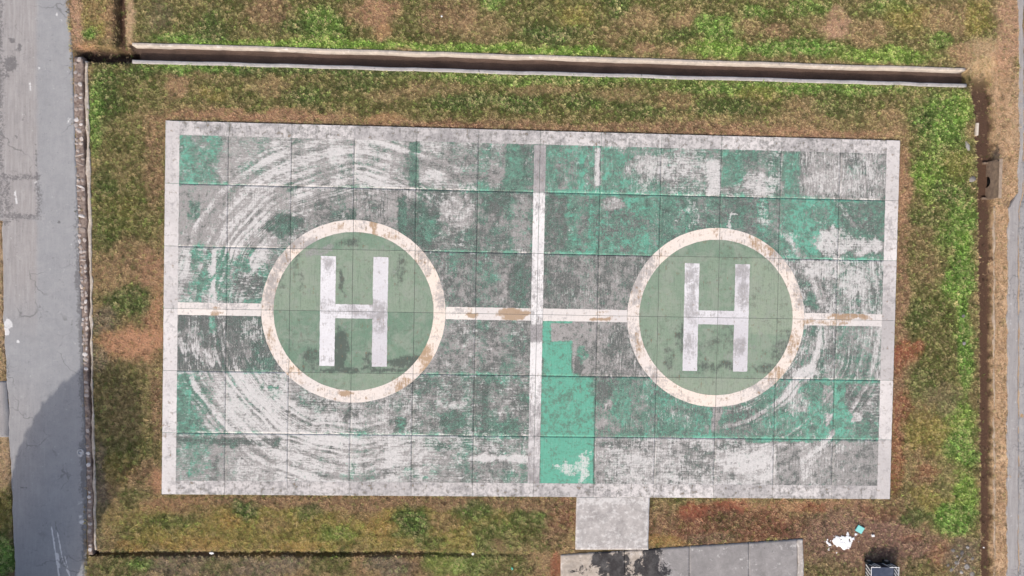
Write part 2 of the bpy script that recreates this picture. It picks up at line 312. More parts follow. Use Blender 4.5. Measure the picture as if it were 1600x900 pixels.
    left = (x < 0) * (1 - solid) * (1 - ud); stk = fbm(x * 1.1, y * .8, 97, 4); ch['G'] += left * (.10 + .5 * (stk - .45)); ch['T'] += left * .5 * (stk - .4)
    A = np.stack([ch['G'], ch['T'], ch['W'] - .01 + .04 * ((r == 5) & (c < 10)) * (1 - solid), ch['D'] + .09], -1)
    B = np.stack([ch['V'], _h(c.astype(float), r.astype(float), 90), _h(lane, r.astype(float), 91), arc], -1)
    return A, B

def pad_material():
    b = NB('weathered_painted_concrete', .92, .15)
    A = b.attr('paint_a'); S = b.split(A.outputs['Color']); G, T, W = S[0], S[1], S[2]; D = A.outputs['Alpha']
    PB = b.attr('paint_b'); S2 = b.split(PB.outputs['Color']); V, RS, RL = S2[0], S2[1], S2[2]; ARC = PB.outputs['Alpha']
    sx = b.n('ShaderNodeSeparateXYZ'); b.put(sx.inputs[0], b.pos())
    ax = b.math('SUBTRACT', b.math('ABSOLUTE', sx.outputs[0]), 11.395)
    rad = b.math('SQRT', b.math('ADD', b.math('MULTIPLY', ax, ax), b.math('MULTIPLY', sx.outputs[1], sx.outputs[1])))
    rad = b.math('ADD', rad, b.math('MULTIPLY', b.noise(.22, 2, .5, off=(3, 1, 0)), 1.6))
    cv = b.n('ShaderNodeCombineXYZ'); b.put(cv.inputs[0], rad)
    rings = b.noise(1.5, 4, .62, vec=cv.outputs[0])
    seg = b.ramp(b.noise(.5, 4, .6, off=(8, 8, 0)), .28, .55)
    tyre = b.math('MULTIPLY', b.math('MULTIPLY', b.ramp(rings, .47, .57), seg), ARC)
    gapm = b.math('MULTIPLY', b.ramp(rings, .50, .40), ARC)
    W = b.math('ADD', W, b.math('SUBTRACT', b.math('MULTIPLY', tyre, .60), b.math('MULTIPLY', gapm, .22)))
    G = b.math('SUBTRACT', G, b.math('MULTIPLY', tyre, .5)); D = b.math('SUBTRACT', b.math('ADD', D, b.math('MULTIPLY', gapm, .10)), b.math('MULTIPLY', tyre, .5))
    iso = b.noise(1.6, 9, .74, dist=.4); iso2 = b.noise(6.5, 7, .75, off=(7, 3, 0)); crumb = b.noise(10, 5, .7, off=(2, 8, 0))
    nv = b.noise(1.0, 7, .68, sc=(13, .9, 1)); nh = b.noise(1.0, 7, .68, sc=(.9, 14, 1), off=(3, 9, 0))
    st = b.mixf(V, nh, nv)
    def wave(direction, off):
        x = b.n('ShaderNodeTexWave', wave_type='BANDS', bands_direction=direction); b.put(x.inputs['Vector'], b.scaled((1, 1, 1), off))
        x.inputs['Scale'].default_value = 1.5; x.inputs['Distortion'].default_value = 14; x.inputs['Detail'].default_value = 5; x.inputs['Detail Scale'].default_value = 1.1; x.inputs['Detail Roughness'].default_value = .68
        return x.outputs['Fac']
    wv = b.mixf(V, wave('Y', (0, 0, 0)), wave('X', (5, 1, 0)))
    fine = b.noise(18, 4, .75)
    def field(n0, a, n1, c, d, e):
        t = b.math('MULTIPLY', n0, a); t = b.math('MULTIPLY_ADD', n1, c, t); t = b.math('MULTIPLY_ADD', st, d, t); return b.math('MULTIPLY_ADD', wv, e, t)
    f1 = field(iso, .36, iso2, .27, .34, .03)
    isoB = b.noise(2.1, 9, .76, off=(31, 17, 0), dist=.3)
    f2 = b.math('ADD', field(isoB, .50, crumb, .34, -.15, -.02), .165)
    isoC = b.noise(2.6, 9, .76, off=(-13, 41, 0), dist=.5)
    f3 = field(isoC, .42, crumb, .16, .38, .04)
    # bare concrete
    conc = b.mix(b.ramp(iso, .28, .72), (.225, .213, .205), (.445, .425, .41))
    conc = b.mix(b.math('MULTIPLY', RS, .4), conc, (.33, .308, .30))
    conc = b.mix(b.math('MULTIPLY', b.ramp(crumb, .45, .68), .55), conc, (.58, .55, .53))
    # grime
    mD = b.mask(D, f2, 4.8, 3.0)
    grime = b.mix(b.ramp(iso2, .3, .7), (.045, .062, .054), (.17, .18, .172))
    col = b.mix(b.math('MULTIPLY', mD, .88), conc, grime)
    # green paint, dark when mouldy, teal where fresh
    keepc = b.math('MULTIPLY_ADD', b.ramp(G, 1.3, 1.7), -.75, 1.0)
    mG = b.mask(G, f1, 5.2, 2.8)
    tt = b.math('ADD', T, b.math('MULTIPLY', b.math('SUBTRACT', b.mixf(.4, b.noise(2.0, 8, .76, off=(61, 3, 0), dist=.6), iso2), .5), 5.0), clamp=False)
    green = b.mix(b.ramp(tt, 0, .6), (.07, .105, .09), (.12, .255, .19)); green = b.mix(b.ramp(tt, .68, 1.0), green, (.125, .44, .315))
    green = b.mix(b.math('MULTIPLY', b.math('MULTIPLY', b.ramp(crumb, .45, .75), .34), keepc), green, (.34, .47, .39))
    green = b.mix(b.math('MULTIPLY', b.ramp(st, .52, .72), .38), green, (.10, .17, .135))
    green = b.mix(b.math('MULTIPLY', b.math('MULTIPLY', b.ramp(b.noise(2.3, 9, .76, off=(9, 71, 0), dist=.5), .50, .60), .62), keepc), green, (.07, .088, .08))
    col = b.mix(b.math('MULTIPLY', mG, .93), col, green)
    # white scrape
    mW = b.mask(b.math('SUBTRACT', W, .04), f3, 5.2, 2.9)
    col = b.mix(b.math('MULTIPLY', mW, .78), col, b.mix(b.ramp(iso2, .3, .7), (.58, .56, .545), (.86, .84, .82)))
    # fine drag scratches and ragged flakes of the old paint
    scr = b.mixf(b.math('MULTIPLY_ADD', V, .8, .2, clamp=True), b.noise(1, 5, .7, sc=(1.0, 26, 1), off=(2, 5, 0)), b.noise(1, 5, .7, sc=(26, .8, 1), off=(5, 2, 0)))
    zone = b.ramp(b.noise(.9, 4, .6, off=(17, 23, 0)), .40, .60)
    col = b.mix(b.math('MULTIPLY', b.math('MULTIPLY', b.ramp(scr, .54, .64), zone), .62), col, (.085, .095, .09))
    col = b.mix(b.math('MULTIPLY', b.math('MULTIPLY', b.ramp(scr, .46, .36), zone), .45), col, (.62, .60, .58))
    fl = b.math('MULTIPLY_ADD', b.noise(3.6, 9, .78, off=(44, 6, 0), dist=.8), .7, b.math('MULTIPLY', scr, .3))
    col = b.mix(b.math('MULTIPLY', b.ramp(fl, .555, .60), .75), col, b.mix(b.ramp(iso2, .4, .6), (.075, .115, .095), (.13, .32, .235)))
    # crumbs of mould
    col = b.mix(b.math('MULTIPLY', b.ramp(b.noise(8, 6, .78, off=(1, 14, 0)), .56, .66), b.math('MULTIPLY_ADD', D, .9, .16, clamp=True)), col, (.055, .066, .06))
    col = b.mix(b.math('MULTIPLY', b.ramp(b.noise(13, 5, .8, off=(21, 4, 0)), .55, .63), b.math('MULTIPLY_ADD', D, .5, .18, clamp=True)), col, (.08, .09, .085))
    # speckle
    col = b.mix(b.math('MULTIPLY', b.ramp(fine, .60, .74), .30), col, (.07, .08, .075))
    col = b.mix(b.math('MULTIPLY', b.ramp(b.noise(22, 3, .6, off=(5, 5, 5)), .58, .68), b.math('MULTIPLY', keepc, .42)), col, (.72, .70, .685))
    return b.done(col, b.math('ADD', fine, b.math('MULTIPLY', st, .6)), .006, .5)

MARKP = dict(
 ring=((.90, .775, .67), (.80, .735, .69)), letter=((.80, .79, .81), (.60, .58, .61)), line=((.88, .81, .75), (.72, .68, .66)),
 border=((.80, .76, .74), (.50, .475, .47)), centre=((.87, .85, .84), (.46, .43, .43)))
def mark_material(kind):
    """worn road paint; mk = (wear, rust, dark stain, tone)"""
    b = NB('worn_%s_paint' % kind, .85, .2)
    A = b.attr('mk'); S = b.split(A.outputs['Color']); Wr, Ru, Dk = S[0], S[1], S[2]; Tn = A.outputs['Alpha']
    iso = b.noise(1.8, 9, .76, dist=.4); iso2 = b.noise(7, 6, .75, off=(7, 3, 0)); nv = b.noise(1, 7, .7, sc=(12, 1.4, 1)); fine = b.noise(16, 5, .75)
    kv = .10 if kind == 'border' else .26
    f = b.math('MULTIPLY_ADD', iso, .56 - kv + .26 - .06, b.math('MULTIPLY_ADD', nv, kv, b.math('MULTIPLY', iso2, .24)))
    f2 = b.math('MULTIPLY_ADD', b.noise(3, 8, .72, off=(19, 7, 0)), .9 - kv, b.math('MULTIPLY', nv, kv + .1))
    if kind == 'disc':
        base = b.mix(Tn, (.16, .26, .185), (.33, .385, .29))
        base = b.mix(b.math('MULTIPLY', b.ramp(nv, .5, .72), .4), base, b.mix(Tn, (.19, .31, .22), (.37, .43, .32)))
        base = b.mix(b.math('MULTIPLY', b.ramp(iso, .5, .75), .35), base, (.15, .28, .19))
        base = b.mix(b.math('MULTIPLY', b.ramp(b.noise(1, 7, .74, sc=(8, .6, 1), off=(2, 2, 0)), .56, .68), .62), base, (.11, .135, .11))
        base = b.mix(b.math('MULTIPLY', b.ramp(fine, .45, .7), .26), base, (.42, .47, .40))
        base = b.mix(b.math('MULTIPLY', b.ramp(iso2, .50, .68), .5), base, (.12, .17, .13))
        base = b.mix(b.math('MULTIPLY', b.ramp(b.noise(1.1, 8, .74, off=(5, 33, 0), dist=.6), .45, .60), .6), base, b.mix(nv, (.24, .28, .22), (.40, .43, .37)))
        base = b.mix(b.math('MULTIPLY', b.ramp(b.noise(1, 5, .7, sc=(24, .7, 1)), .54, .66), .4), base, (.10, .14, .11))
    else:
        a, c = MARKP[kind]; base = b.mix(Tn, a, c)
        base = b.mix(b.math('MULTIPLY', b.ramp(iso2, .40, .66), .5), base, b.mix(1.0, base, (.78, .76, .74), 'MULTIPLY'))
    under = b.mix(b.ramp(iso2, .35, .65), (.20, .19, .19), (.42, .40, .40))
    col = b.mix(b.math('MULTIPLY', b.mask(Wr, f, 4.6, 2.2), .95 if kind == 'centre' else .75), base, under)
    col = b.mix(b.math('MULTIPLY', b.mask(Dk, f2, 3.6, 2.0), .8), col, (.085, .098, .09))
    col = b.mix(b.math('MULTIPLY', b.mask(Ru, f2, 4.0, 2.2), .78), col, b.mix(iso2, (.24, .13, .05), (.50, .33, .18)))
    col = b.mix(b.math('MULTIPLY', b.ramp(fine, .60, .74), .16), col, (.14, .14, .14))
    return b.done(col, b.math('ADD', fine, nv), .004, .4)

helipad = empty('helipad', (0, 0, -.12))
tag(helipad, 'raised concrete helipad of square slabs with two painted landing circles and peeling green paint', 'helipad')
M_PAD = pad_material()
GX, GY = .0055, .0035; N = 36
def under(o): o.matrix_parent_inverse = helipad.matrix_basis.inverted(); return o
helipad_inv = Matrix.Translation((0, 0, .12))
for r in range(6):
    for c in range(12):
        x0, x1 = -23 + c * CELL, -23 + (c + 1) * CELL; y1, y0 = 11.5 - r * CELL, 11.5 - (r + 1) * CELL
        a0 = x0 + (GX if c else 0); a1 = x1 - (GX if c < 11 else 0); b0 = y0 + (GY if r < 5 else 0); b1 = y1 - (GY if r else 0)
        xs, ys = np.meshgrid(np.linspace(a0, a1, N), np.linspace(b0, b1, N))
        # arrises are worn: chip the outer ring of points a little
        jx = (rng.random(xs.shape) - .5) * .010; jy = (rng.random(xs.shape) - .5) * .008
        ex = np.zeros(xs.shape, bool); ex[0] = ex[-1] = True; ex[:, 0] = ex[:, -1] = True
        xs = xs + np.where(ex, jx, 0); ys = ys + np.where(ex, jy, 0)
        top = np.stack([xs, ys, np.zeros_like(xs)], -1).reshape(-1, 3)
        A, B = pad_paint(np.clip(xs, x0 + .001, x1 - .001), np.clip(ys, y0 + .001, y1 - .001))
        q = grid_quads(N, N)
        i = np.arange(N * N).reshape(N, N)
        loop = np.concatenate([i[0, :-1], i[:-1, -1], i[-1, :0:-1], i[:0:-1, 0]])
        low = top[loop].copy(); low[:, 2] = -.16; k = len(loop); base = N * N
        nx = np.roll(np.arange(k), -1)
        side = np.stack([base + np.arange(k), base + nx, loop[nx], loop], -1)
        A = A.reshape(-1, 4); B = B.reshape(-1, 4)
        o = mesh_np('slab', np.concatenate([top, low]), np.concatenate([q, side]), M_PAD, helipad,
                    {'paint_a': np.concatenate([A, A[loop]]), 'paint_b': np.concatenate([B, B[loop]])})
        o.matrix_parent_inverse = helipad_inv
M_JOINT = simple('joint_sealant', (.085, .085, .078), (.035, .037, .034), 9)
bm = bmesh.new(); box_bm(bm, -22.9, 22.9, -11.4, 11.4, -.15, -.014)
jf = from_bm('joint_filler', bm, M_JOINT, helipad); jf.matrix_parent_inverse = helipad_inv

# ---- painted markings: thin sheets, broken at the joints
def cut_joints(bm):
    for axis, n, off, GAP in ((0, 11, -23, .013), (1, 5, -11.5, .012)):
        for k in range(1, n + 1):
            p = off + k * CELL
            for s in (-1, 1):
                co = [0, 0, 0]; no = [0, 0, 0]; co[axis] = p + s * GAP; no[axis] = 1
                bmesh.ops.bisect_plane(bm, geom=bm.verts[:] + bm.edges[:] + bm.faces[:], plane_co=co, plane_no=no, dist=1e-5)
            kill = [f for f in bm.faces if abs(f.calc_center_median()[axis] - p) < GAP * .98]
            bmesh.ops.delete(bm, geom=kill, context='FACES')
def marking(name, kind, polys_co, quads, z, fn, parent=helipad):
    bm = bmesh.new(); vs = [bm.verts.new((p[0], p[1], z)) for p in polys_co]
    for q in quads:
        try: bm.faces.new([vs[i] for i in q])
        except ValueError: pass
    cut_joints(bm)
    bmesh.ops.recalc_face_normals(bm, faces=bm.faces)
    if sum(f.normal.z for f in bm.faces) < 0: bmesh.ops.reverse_faces(bm, faces=bm.faces)
    me = bpy.data.meshes.new(name); bm.to_mesh(me); bm.free(); me.materials.append(MK[kind])
    co = np.empty(len(me.vertices) * 3, np.float32); me.vertices.foreach_get('co', co); co = co.reshape(-1, 3).astype(float)
    a = me.color_attributes.new('mk', 'FLOAT_COLOR', 'POINT'); a.data.foreach_set('color', np.asarray(fn(co[:, 0], co[:, 1]), np.float32).ravel())
    o = link(bpy.data.objects.new(name, me), parent)
    o.matrix_parent_inverse = helipad_inv if parent is helipad else Matrix.Identity(4)
    return o
MK = {k: mark_material(k) for k in list(MARKP) + ['disc']}
def rectgrid(x0, x1, y0, y1, s=.16, jit=.012):
    nx = max(2, int(round((x1 - x0) / s)) + 1); ny = max(2, int(round((y1 - y0) / s)) + 1)
    X, Y = np.meshgrid(np.linspace(x0, x1, nx), np.linspace(y0, y1, ny))
    X = X.copy(); Y = Y.copy()
    X[:, 0] += (rng.random(ny) - .5) * jit * 2; X[:, -1] += (rng.random(ny) - .5) * jit * 2
    Y[0] += (rng.random(nx) - .5) * jit * 2; Y[-1] += (rng.random(nx) - .5) * jit * 2
    return np.stack([X.ravel(), Y.ravel()], -1), grid_quads(nx, ny)
def stain(u, v, lst, x, y, s):
    t = np.zeros_like(u)
    wu = (fbm(x * 2, y * 2, s) - .5) * 14; wv = (fbm(x * 2, y * 2, s + 5) - .5) * 14
    for uc, vc, ru, rv, a in lst:
        d = np.sqrt(((u - uc + wu) / ru) ** 2 + ((v - vc + wv) / rv) ** 2)
        t = np.maximum(t, a * (1 - sst(.5, 1.2, d)))
    return t
WEAR = [(492, 385, 26, 16, .75), (455, 375, 26, 14, .5), (435, 405, 22, 26, .5), (425, 455, 12, 40, .5), (670, 400, 24, 30, .32), (690, 460, 12, 30, .45), (1010, 415, 18, 30, .5), (995, 455, 12, 30, .45),
        (1225, 400, 26, 26, .42), (1250, 450, 14, 36, .4), (1195, 605, 40, 18, .4), (990, 530, 14, 30, .35), (1025, 590, 22, 22, .35), (1060, 620, 20, 12, .3), (512, 435, 14, 30, .12),
        (512, 480, 14, 22, .42), (590, 485, 22, 22, .5), (550, 484, 30, 12, .5), (512, 410, 13, 12, .5), (590, 510, 14, 14, .45), (510, 560, 12, 8, .3),
        (1080, 430, 14, 30, .55), (1080, 480, 14, 30, .5), (1160, 425, 14, 20, .6), (1160, 460, 14, 24, .55), (1156, 545, 12, 18, .62), (1078, 540, 14, 26, .42), (1120, 490, 30, 7, .36),
        (840, 330, 12, 10, .5), (838, 420, 12, 30, .35), (836, 525, 14, 14, .9), (834, 660, 12, 34, .55), (832, 720, 12, 30, .5), (842, 260, 14, 40, .8),
        (345, 479, 60, 8, .25), (720, 484, 22, 6, .3), (935, 484, 24, 5, .3), (1320, 492, 50, 8, .4)]
RUST = [(668, 560, 16, 34, .62), (640, 605, 30, 14, .55), (585, 358, 5, 16, .75), (530, 352, 14, 9, .42), (608, 366, 20, 8, .36), (540, 614, 14, 5, .7), (420, 530, 12, 34, .3), (460, 590, 20, 20, .2),
        (338, 489, 12, 5, .95), (338, 480, 10, 6, .5), (735, 495, 14, 5, 1.0), (735, 486, 10, 5, .4), (802, 490, 30, 11, 1.0), (938, 498, 22, 5, 1.0), (938, 487, 16, 4, .5),
        (1325, 493, 36, 6, .85), (1290, 503, 44, 6, .62), (1350, 494, 12, 8, .7), (1180, 380, 14, 14, .45), (1205, 392, 14, 12, .35), (1120, 363, 5, 14, .3), (1240, 540, 12, 30, .38), (1215, 590, 22, 20, .38),
        (1000, 540, 10, 26, .34), (1000, 470, 8, 20, .2)]
DARK = [(530, 545, 18, 34, .82), (490, 560, 16, 16, .45), (640, 565, 44, 9, .7), (575, 562, 9, 14, .55), (560, 578, 100, 5, .7), (535, 440, 4, 26, .45), (625, 420, 8, 30, .3), (470, 440, 5, 22, .34), (460, 400, 4, 30, .5), (440, 445, 5, 18, .34),
        (540, 380, 26, 7, .45), (475, 440, 3, 30, .35), (1065, 530, 10, 26, .45), (1045, 555, 10, 24, .42), (1125, 572, 50, 8, .5), (1220, 545, 26, 20, .36), (1235, 520, 18, 12, .3), (1100, 550, 26, 20, .2), (1130, 530, 20, 30, .15), (1195, 575, 26, 8, .45), (1010, 545, 10, 30, .25), (1205, 430, 5, 40, .22)]
def mk_fn(tone, kind):
    def f(x, y):
        u, v = UV(x, y); n1 = fbm(x * .8, y * .8, 201) - .5; n2 = fbm(x * .8, y * .8, 231) - .5
        wear = .10 + .3 * n1 + stain(u, v, WEAR, x, y, 301); rust = .02 + .2 * n2 + stain(u, v, RUST, x, y, 311); dark = .0 + .15 * n1
        if kind == 'disc':
            wear = .06 + .2 * n1 + stain(u, v, [(510, 388, 12, 8, .7), (490, 395, 26, 7, .6), (1235, 545, 22, 30, .34), (1150, 560, 20, 20, .25), (1180, 520, 14, 40, .2)], x, y, 301)
            dark = .13 + .5 * n1 + .3 * n2 + stain(u, v, DARK, x, y, 321); rust = rust * .2
        elif kind == 'ring': wear = wear + .08 + .25 * n2; rust = rust + .12 + .3 * n1; dark = dark + .08
        elif kind == 'letter': rust = rust * .15; dark = dark * .5
        t = tone(x, y, u, v) if callable(tone) else tone
        return np.stack([wear, rust, dark, np.zeros_like(x) + t], -1)
    return f
def disc_tone(cx):
    def t(x, y, u, v):
        rr = np.floor((11.5 - y) / CELL); c = np.floor((x + 23) / CELL)
        val = np.where(y > 0, .55, .08)
        val = np.where(rr == 1, .18, val); val = np.where(rr == 4, .5, val)
        if cx > 0: val = np.where(y > 0, .45, .36); val = np.where(rr == 4, .85, val); val = np.where((x > 13.6) & (y > -1), .8, val); val = np.where(rr == 1, .22, val)
        return np.clip(val + .5 * (fbm(x * .6, y * .3, 411) - .5) + .2 * (_h(np.floor(x / .77), rr, 5) - .5), 0, 1)
    return t
def blockt(x, y, u, v): return np.clip(.45 + .9 * (_h(np.floor((x + 23) / CELL), np.floor((y + 11.5) / CELL), 3) - .5) + .6 * (fbm(x, y, 421) - .5), 0, 1)
RI, RO = 4.93, 5.68
for cx, lab in ((-11.39, 'left landing circle with darker green lower half'), (11.40, 'right landing circle with faded olive green disc')):
    nr, na = 26, 150
    an = np.linspace(0, 2 * math.pi, na, endpoint=False)
    co = [(cx, 0.0)]; qs = []
    rad = np.linspace(RI / nr, RI, nr)
    for rr in rad: co += [(cx + rr * math.cos(a), rr * math.sin(a)) for a in an]
    for i in range(na): qs.append((0, 1 + i, 1 + (i + 1) % na))
    for k in range(nr - 1):
        for i in range(na): qs.append((1 + k * na + i, 1 + (k + 1) * na + i, 1 + (k + 1) * na + (i + 1) % na, 1 + k * na + (i + 1) % na))
    d = marking('landing_disc', 'disc', co, qs, .004, mk_fn(disc_tone(cx), 'disc')); d['label'] = lab
    co = []; qs = []
    for k, rr in enumerate(np.linspace(RI + .002, RO, 6)):
        co += [(cx + (rr + (rng.random() - .5) * .02 * (k in (0, 5))) * math.cos(a), (rr + (rng.random() - .5) * .02 * (k in (0, 5))) * math.sin(a)) for a in an]
    for k in range(5):
        for i in range(na): qs.append((k * na + i, (k + 1) * na + i, (k + 1) * na + (i + 1) % na, k * na + (i + 1) % na))
    marking('ring', 'ring', co, qs, .005, mk_fn(blockt, 'ring'), d)
    s = .93; hw = 2.08; hh = 3.41
    co = []; qs = []
    for x0, x1, y0, y1 in ((cx - hw, cx - hw + s, -hh, hh), (cx + hw - s, cx + hw, -hh, hh), (cx - hw + s + .004, cx + hw - s - .004, -.44, .44)):
        c_, q_ = rectgrid(x0, x1, y0, y1); n0 = len(co); co += [tuple(k) for k in c_]; qs += [tuple(int(i) + n0 for i in q) for q in q_]
    lt = marking('letter', 'letter', co, qs, .009, mk_fn(blockt, 'letter'), d); lt['label'] = 'white painted capital letter H'
for x0, x1 in ((-22.14, -11.39 - RO - .01), (-11.39 + RO + .01, -.39), (.39, 11.40 - RO - .01), (11.40 + RO + .01, 22.14)):
    co, qs = rectgrid(x0 + .004, x1 - .004, -.39, .39); marking('cross_line', 'line', co, qs, .004, mk_fn(blockt, 'line'))
co, qs = rectgrid(-.37, .37, -10.62, 10.60); 
def centre_fn(x, y):
    u, v = UV(x, y); n = fbm(x * 1.5, y * 1.5, 571) - .5
    wr = np.interp(v + n * 10, [200, 300, 304, 325, 345, 360, 395, 410, 500, 505, 510, 532, 538, 585, 600, 640, 680, 690, 760], [.6, .6, .05, .5, .2, .0, .05, .4, .4, .5, 1.1, 1.1, .05, .1, .42, .6, .6, .45, .7]) + .4 * n
    return np.stack([wr, np.zeros_like(x) + .02, np.zeros_like(x) + .05, np.clip(np.interp(v, [299, 303, 600, 680], [1, .1, .1, .6]) + n * .5, 0, 1)], -1)
marking('centre_line', 'centre', co, qs, .005, centre_fn)
def btone(x, y, u, v): return np.clip(blockt(x, y, u, v) * .8 + .1, 0, 1)
bw = .86
for x0, x1, y0, y1 in ((-22.985, -23 + bw, -11.485, 11.485), (23 - bw, 22.985, -11.485, 11.485), (-23 + bw + .004, 23 - bw - .004, 11.5 - bw, 11.485), (-23 + bw + .004, 23 - bw - .004, -11.485, -11.5 + bw)):
    def bfn(x, y, horizontal=(x1 - x0 > 5)):
        m = mk_fn(btone, 'line')(x, y)
        u, v = UV(x, y)
        m[:, 1] = m[:, 1] * .4; m[:, 0] += .06; m[:, 2] += .05
        if not horizontal: m[:, 0] += .30 * (fbm(x * 1.1, y * .7, 541) - .38); m[:, 2] += .22 * (fbm(x * 1.3, y * .8, 551) - .35); m[:, 3] = np.clip(m[:, 3] + .9 * (fbm(x * .5, y * .35, 561) - .5), 0, 1)
        if horizontal: m[:, 0] += .12 + .25 * fbm(x * .9, y * .4, 501); m[:, 2] += .28 * fbm(x * 1.2, y * .6, 511) + .12
        m[:, 0] += stain(u, v, [(330, 200, 20, 14, .3), (700, 215, 30, 14, .3), (1390, 360, 12, 30, .25), (1385, 450, 12, 40, .2)], x, y, 521)
        return m
    co, qs = rectgrid(x0, x1, y0, y1, .2); marking('border_line', 'border', co, qs, .006, bfn)

# ================================================================== GROUND
def ipl(v, pts):
    p = sorted((b, a) for a, b in pts); return np.interp(v, [k[0] for k in p], [k[1] for k in p])
ROAD_R = [(104, -60), (106, 0), (112, 85), (114, 160), (118, 270), (123, 400), (127, 500), (130, 600), (133, 700), (134, 800), (134, 980)]
ROAD_L = [(-190, -60), (-190, 300), (-180, 336), (2, 344), (3, 400), (4, 500), (9, 590), (13, 640), (13, 680), (17, 760), (22, 900), (24, 980)]
SLOT = [(127, 80), (129, 95), (133, 260), (137.5, 450), (139, 560), (141.5, 675), (145, 865), (146, 875)]
ED_L = [(1516, 60), (1516, 118), (1522, 170), (1526, 230), (1528, 300), (1530, 500), (1532, 700), (1533, 980)]    # west lip of the east ditch
ED_R = [(1580, 60), (1584, 200), (1580, 320), (1577, 500), (1576, 700), (1575, 980)]
RAMP = [(901, 775), (1015, 776), (1013, 855), (898, 863)]
PATHP = [(876, 867), (1255, 842), (1257, 985), (872, 985)]
DN_OUT = [(206, 66), (1509, 106)]; DN_IN = [(206, 70.5), (1509, 110.5)]; DS_IN = [(206, 92.5), (1511, 130.5)]; DS_OUT = [(206, 98), (1511, 136)]
def lv(u, seg): (u0, v0), (u1, v1) = seg; return v0 + (v1 - v0) * (u - u0) / (u1 - u0)

def heights(x, y):
    u, v = UV(x, y, -.1)
    z = -.10 + .035 * (fbm(x * .5, y * .5, 600) - .5) + .02 * (fbm(x * 2.5, y * 2.5, 610, 3) - .5)
    inpad = (np.abs(x) < 22.9) & (np.abs(y) < 11.4)
    z = np.where(inpad, -.16, z)
    ro = (u > ipl(v, ROAD_L) - 1) & (u < ipl(v, ROAD_R) - 2); z = np.where(ro, -.2, z)
    z = np.where(inpoly(u, v, RAMP) | inpoly(u, v, PATHP), -.17, z)
    # north drain (open concrete channel with a soil floor)
    t = (u > 200) & (u < 1514)
    m = sst(lv(u, DN_OUT) + 2, lv(u, DN_IN), v) * (1 - sst(lv(u, DS_IN), lv(u, DS_OUT) - 2, v)) * t
    z = z * (1 - m) + (-.66 + .1 * fbm(x * 1.5, y * 1.5, 620)) * m
    # its earth tail to the west and the ditch coming from the north
    wv = (fbm(x * .9, y * .9, 630) - .5) * 14
    m = (1 - sst(6, 15, np.abs(v - 86 + wv * .3 + (u - 165) * -.05))) * sst(112, 134, u + wv) * (1 - sst(205, 214, u)); z = z - .6 * m
    m = (1 - sst(3, 12, np.abs(u - 188 + wv * .4))) * (1 - sst(76, 90, v)); z = z - .5 * m
    # east ditch: steep west lip, flat floor, long bank up to the pavement
    el = ipl(v, ED_L) + wv * .14; er = ipl(v, ED_R)
    tt = (u - el) / (er - el)
    prof = np.interp(tt, [-.04, 0.02, .06, .54, .62, .68, 1.0], [0, -.12, -.66, -.62, -.36, -.34, 0])
    top = sst(92, 132, v + (u - 1520) * .4)
    z = z + prof * top
    hwm = (1 - sst(34, 46, np.abs(v - 279))) * sst(1553.5, 1557, u) * (1 - sst(1580, 1590, u)); z = z * (1 - hwm) + -.34 * hwm
    # gutter beside the road and the overgrown one along the south
    sl = ipl(v, SLOT); m = (1 - sst(2.5, 5.5, np.abs(u - sl))) * sst(80, 92, v) * (1 - sst(866, 871, v)); z = z - .42 * m
    ms = (1 - sst(1.4, 5.5, np.abs(v - 866 + wv * .3))) * sst(143, 147, u) * (1 - sst(500, 900, u)) * (u < 872); z = z - .40 * ms
    step = sst(862, 868, v + wv * .22) * (u > 145) * (u < 874) * (v > 700); z = z - .05 * step
    return z

C = dict(green=(92, 126, 54), lime=(110, 144, 58), dgreen=(70, 88, 46), mauve=(136, 106, 94), olive=(96, 95, 56), yol=(140, 128, 70), tan=(172, 140, 110), straw=(216, 186, 152), pink=(172, 134, 108),
         brown=(143, 114, 90), dbrown=(106, 80, 62), red=(152, 92, 72), rbrown=(130, 88, 72), grey=(124, 110, 94), soil=(96, 74, 62), dsoil=(64, 50, 44), orange=(204, 154, 122), gold=(176, 140, 84), pstraw=(196, 160, 134))
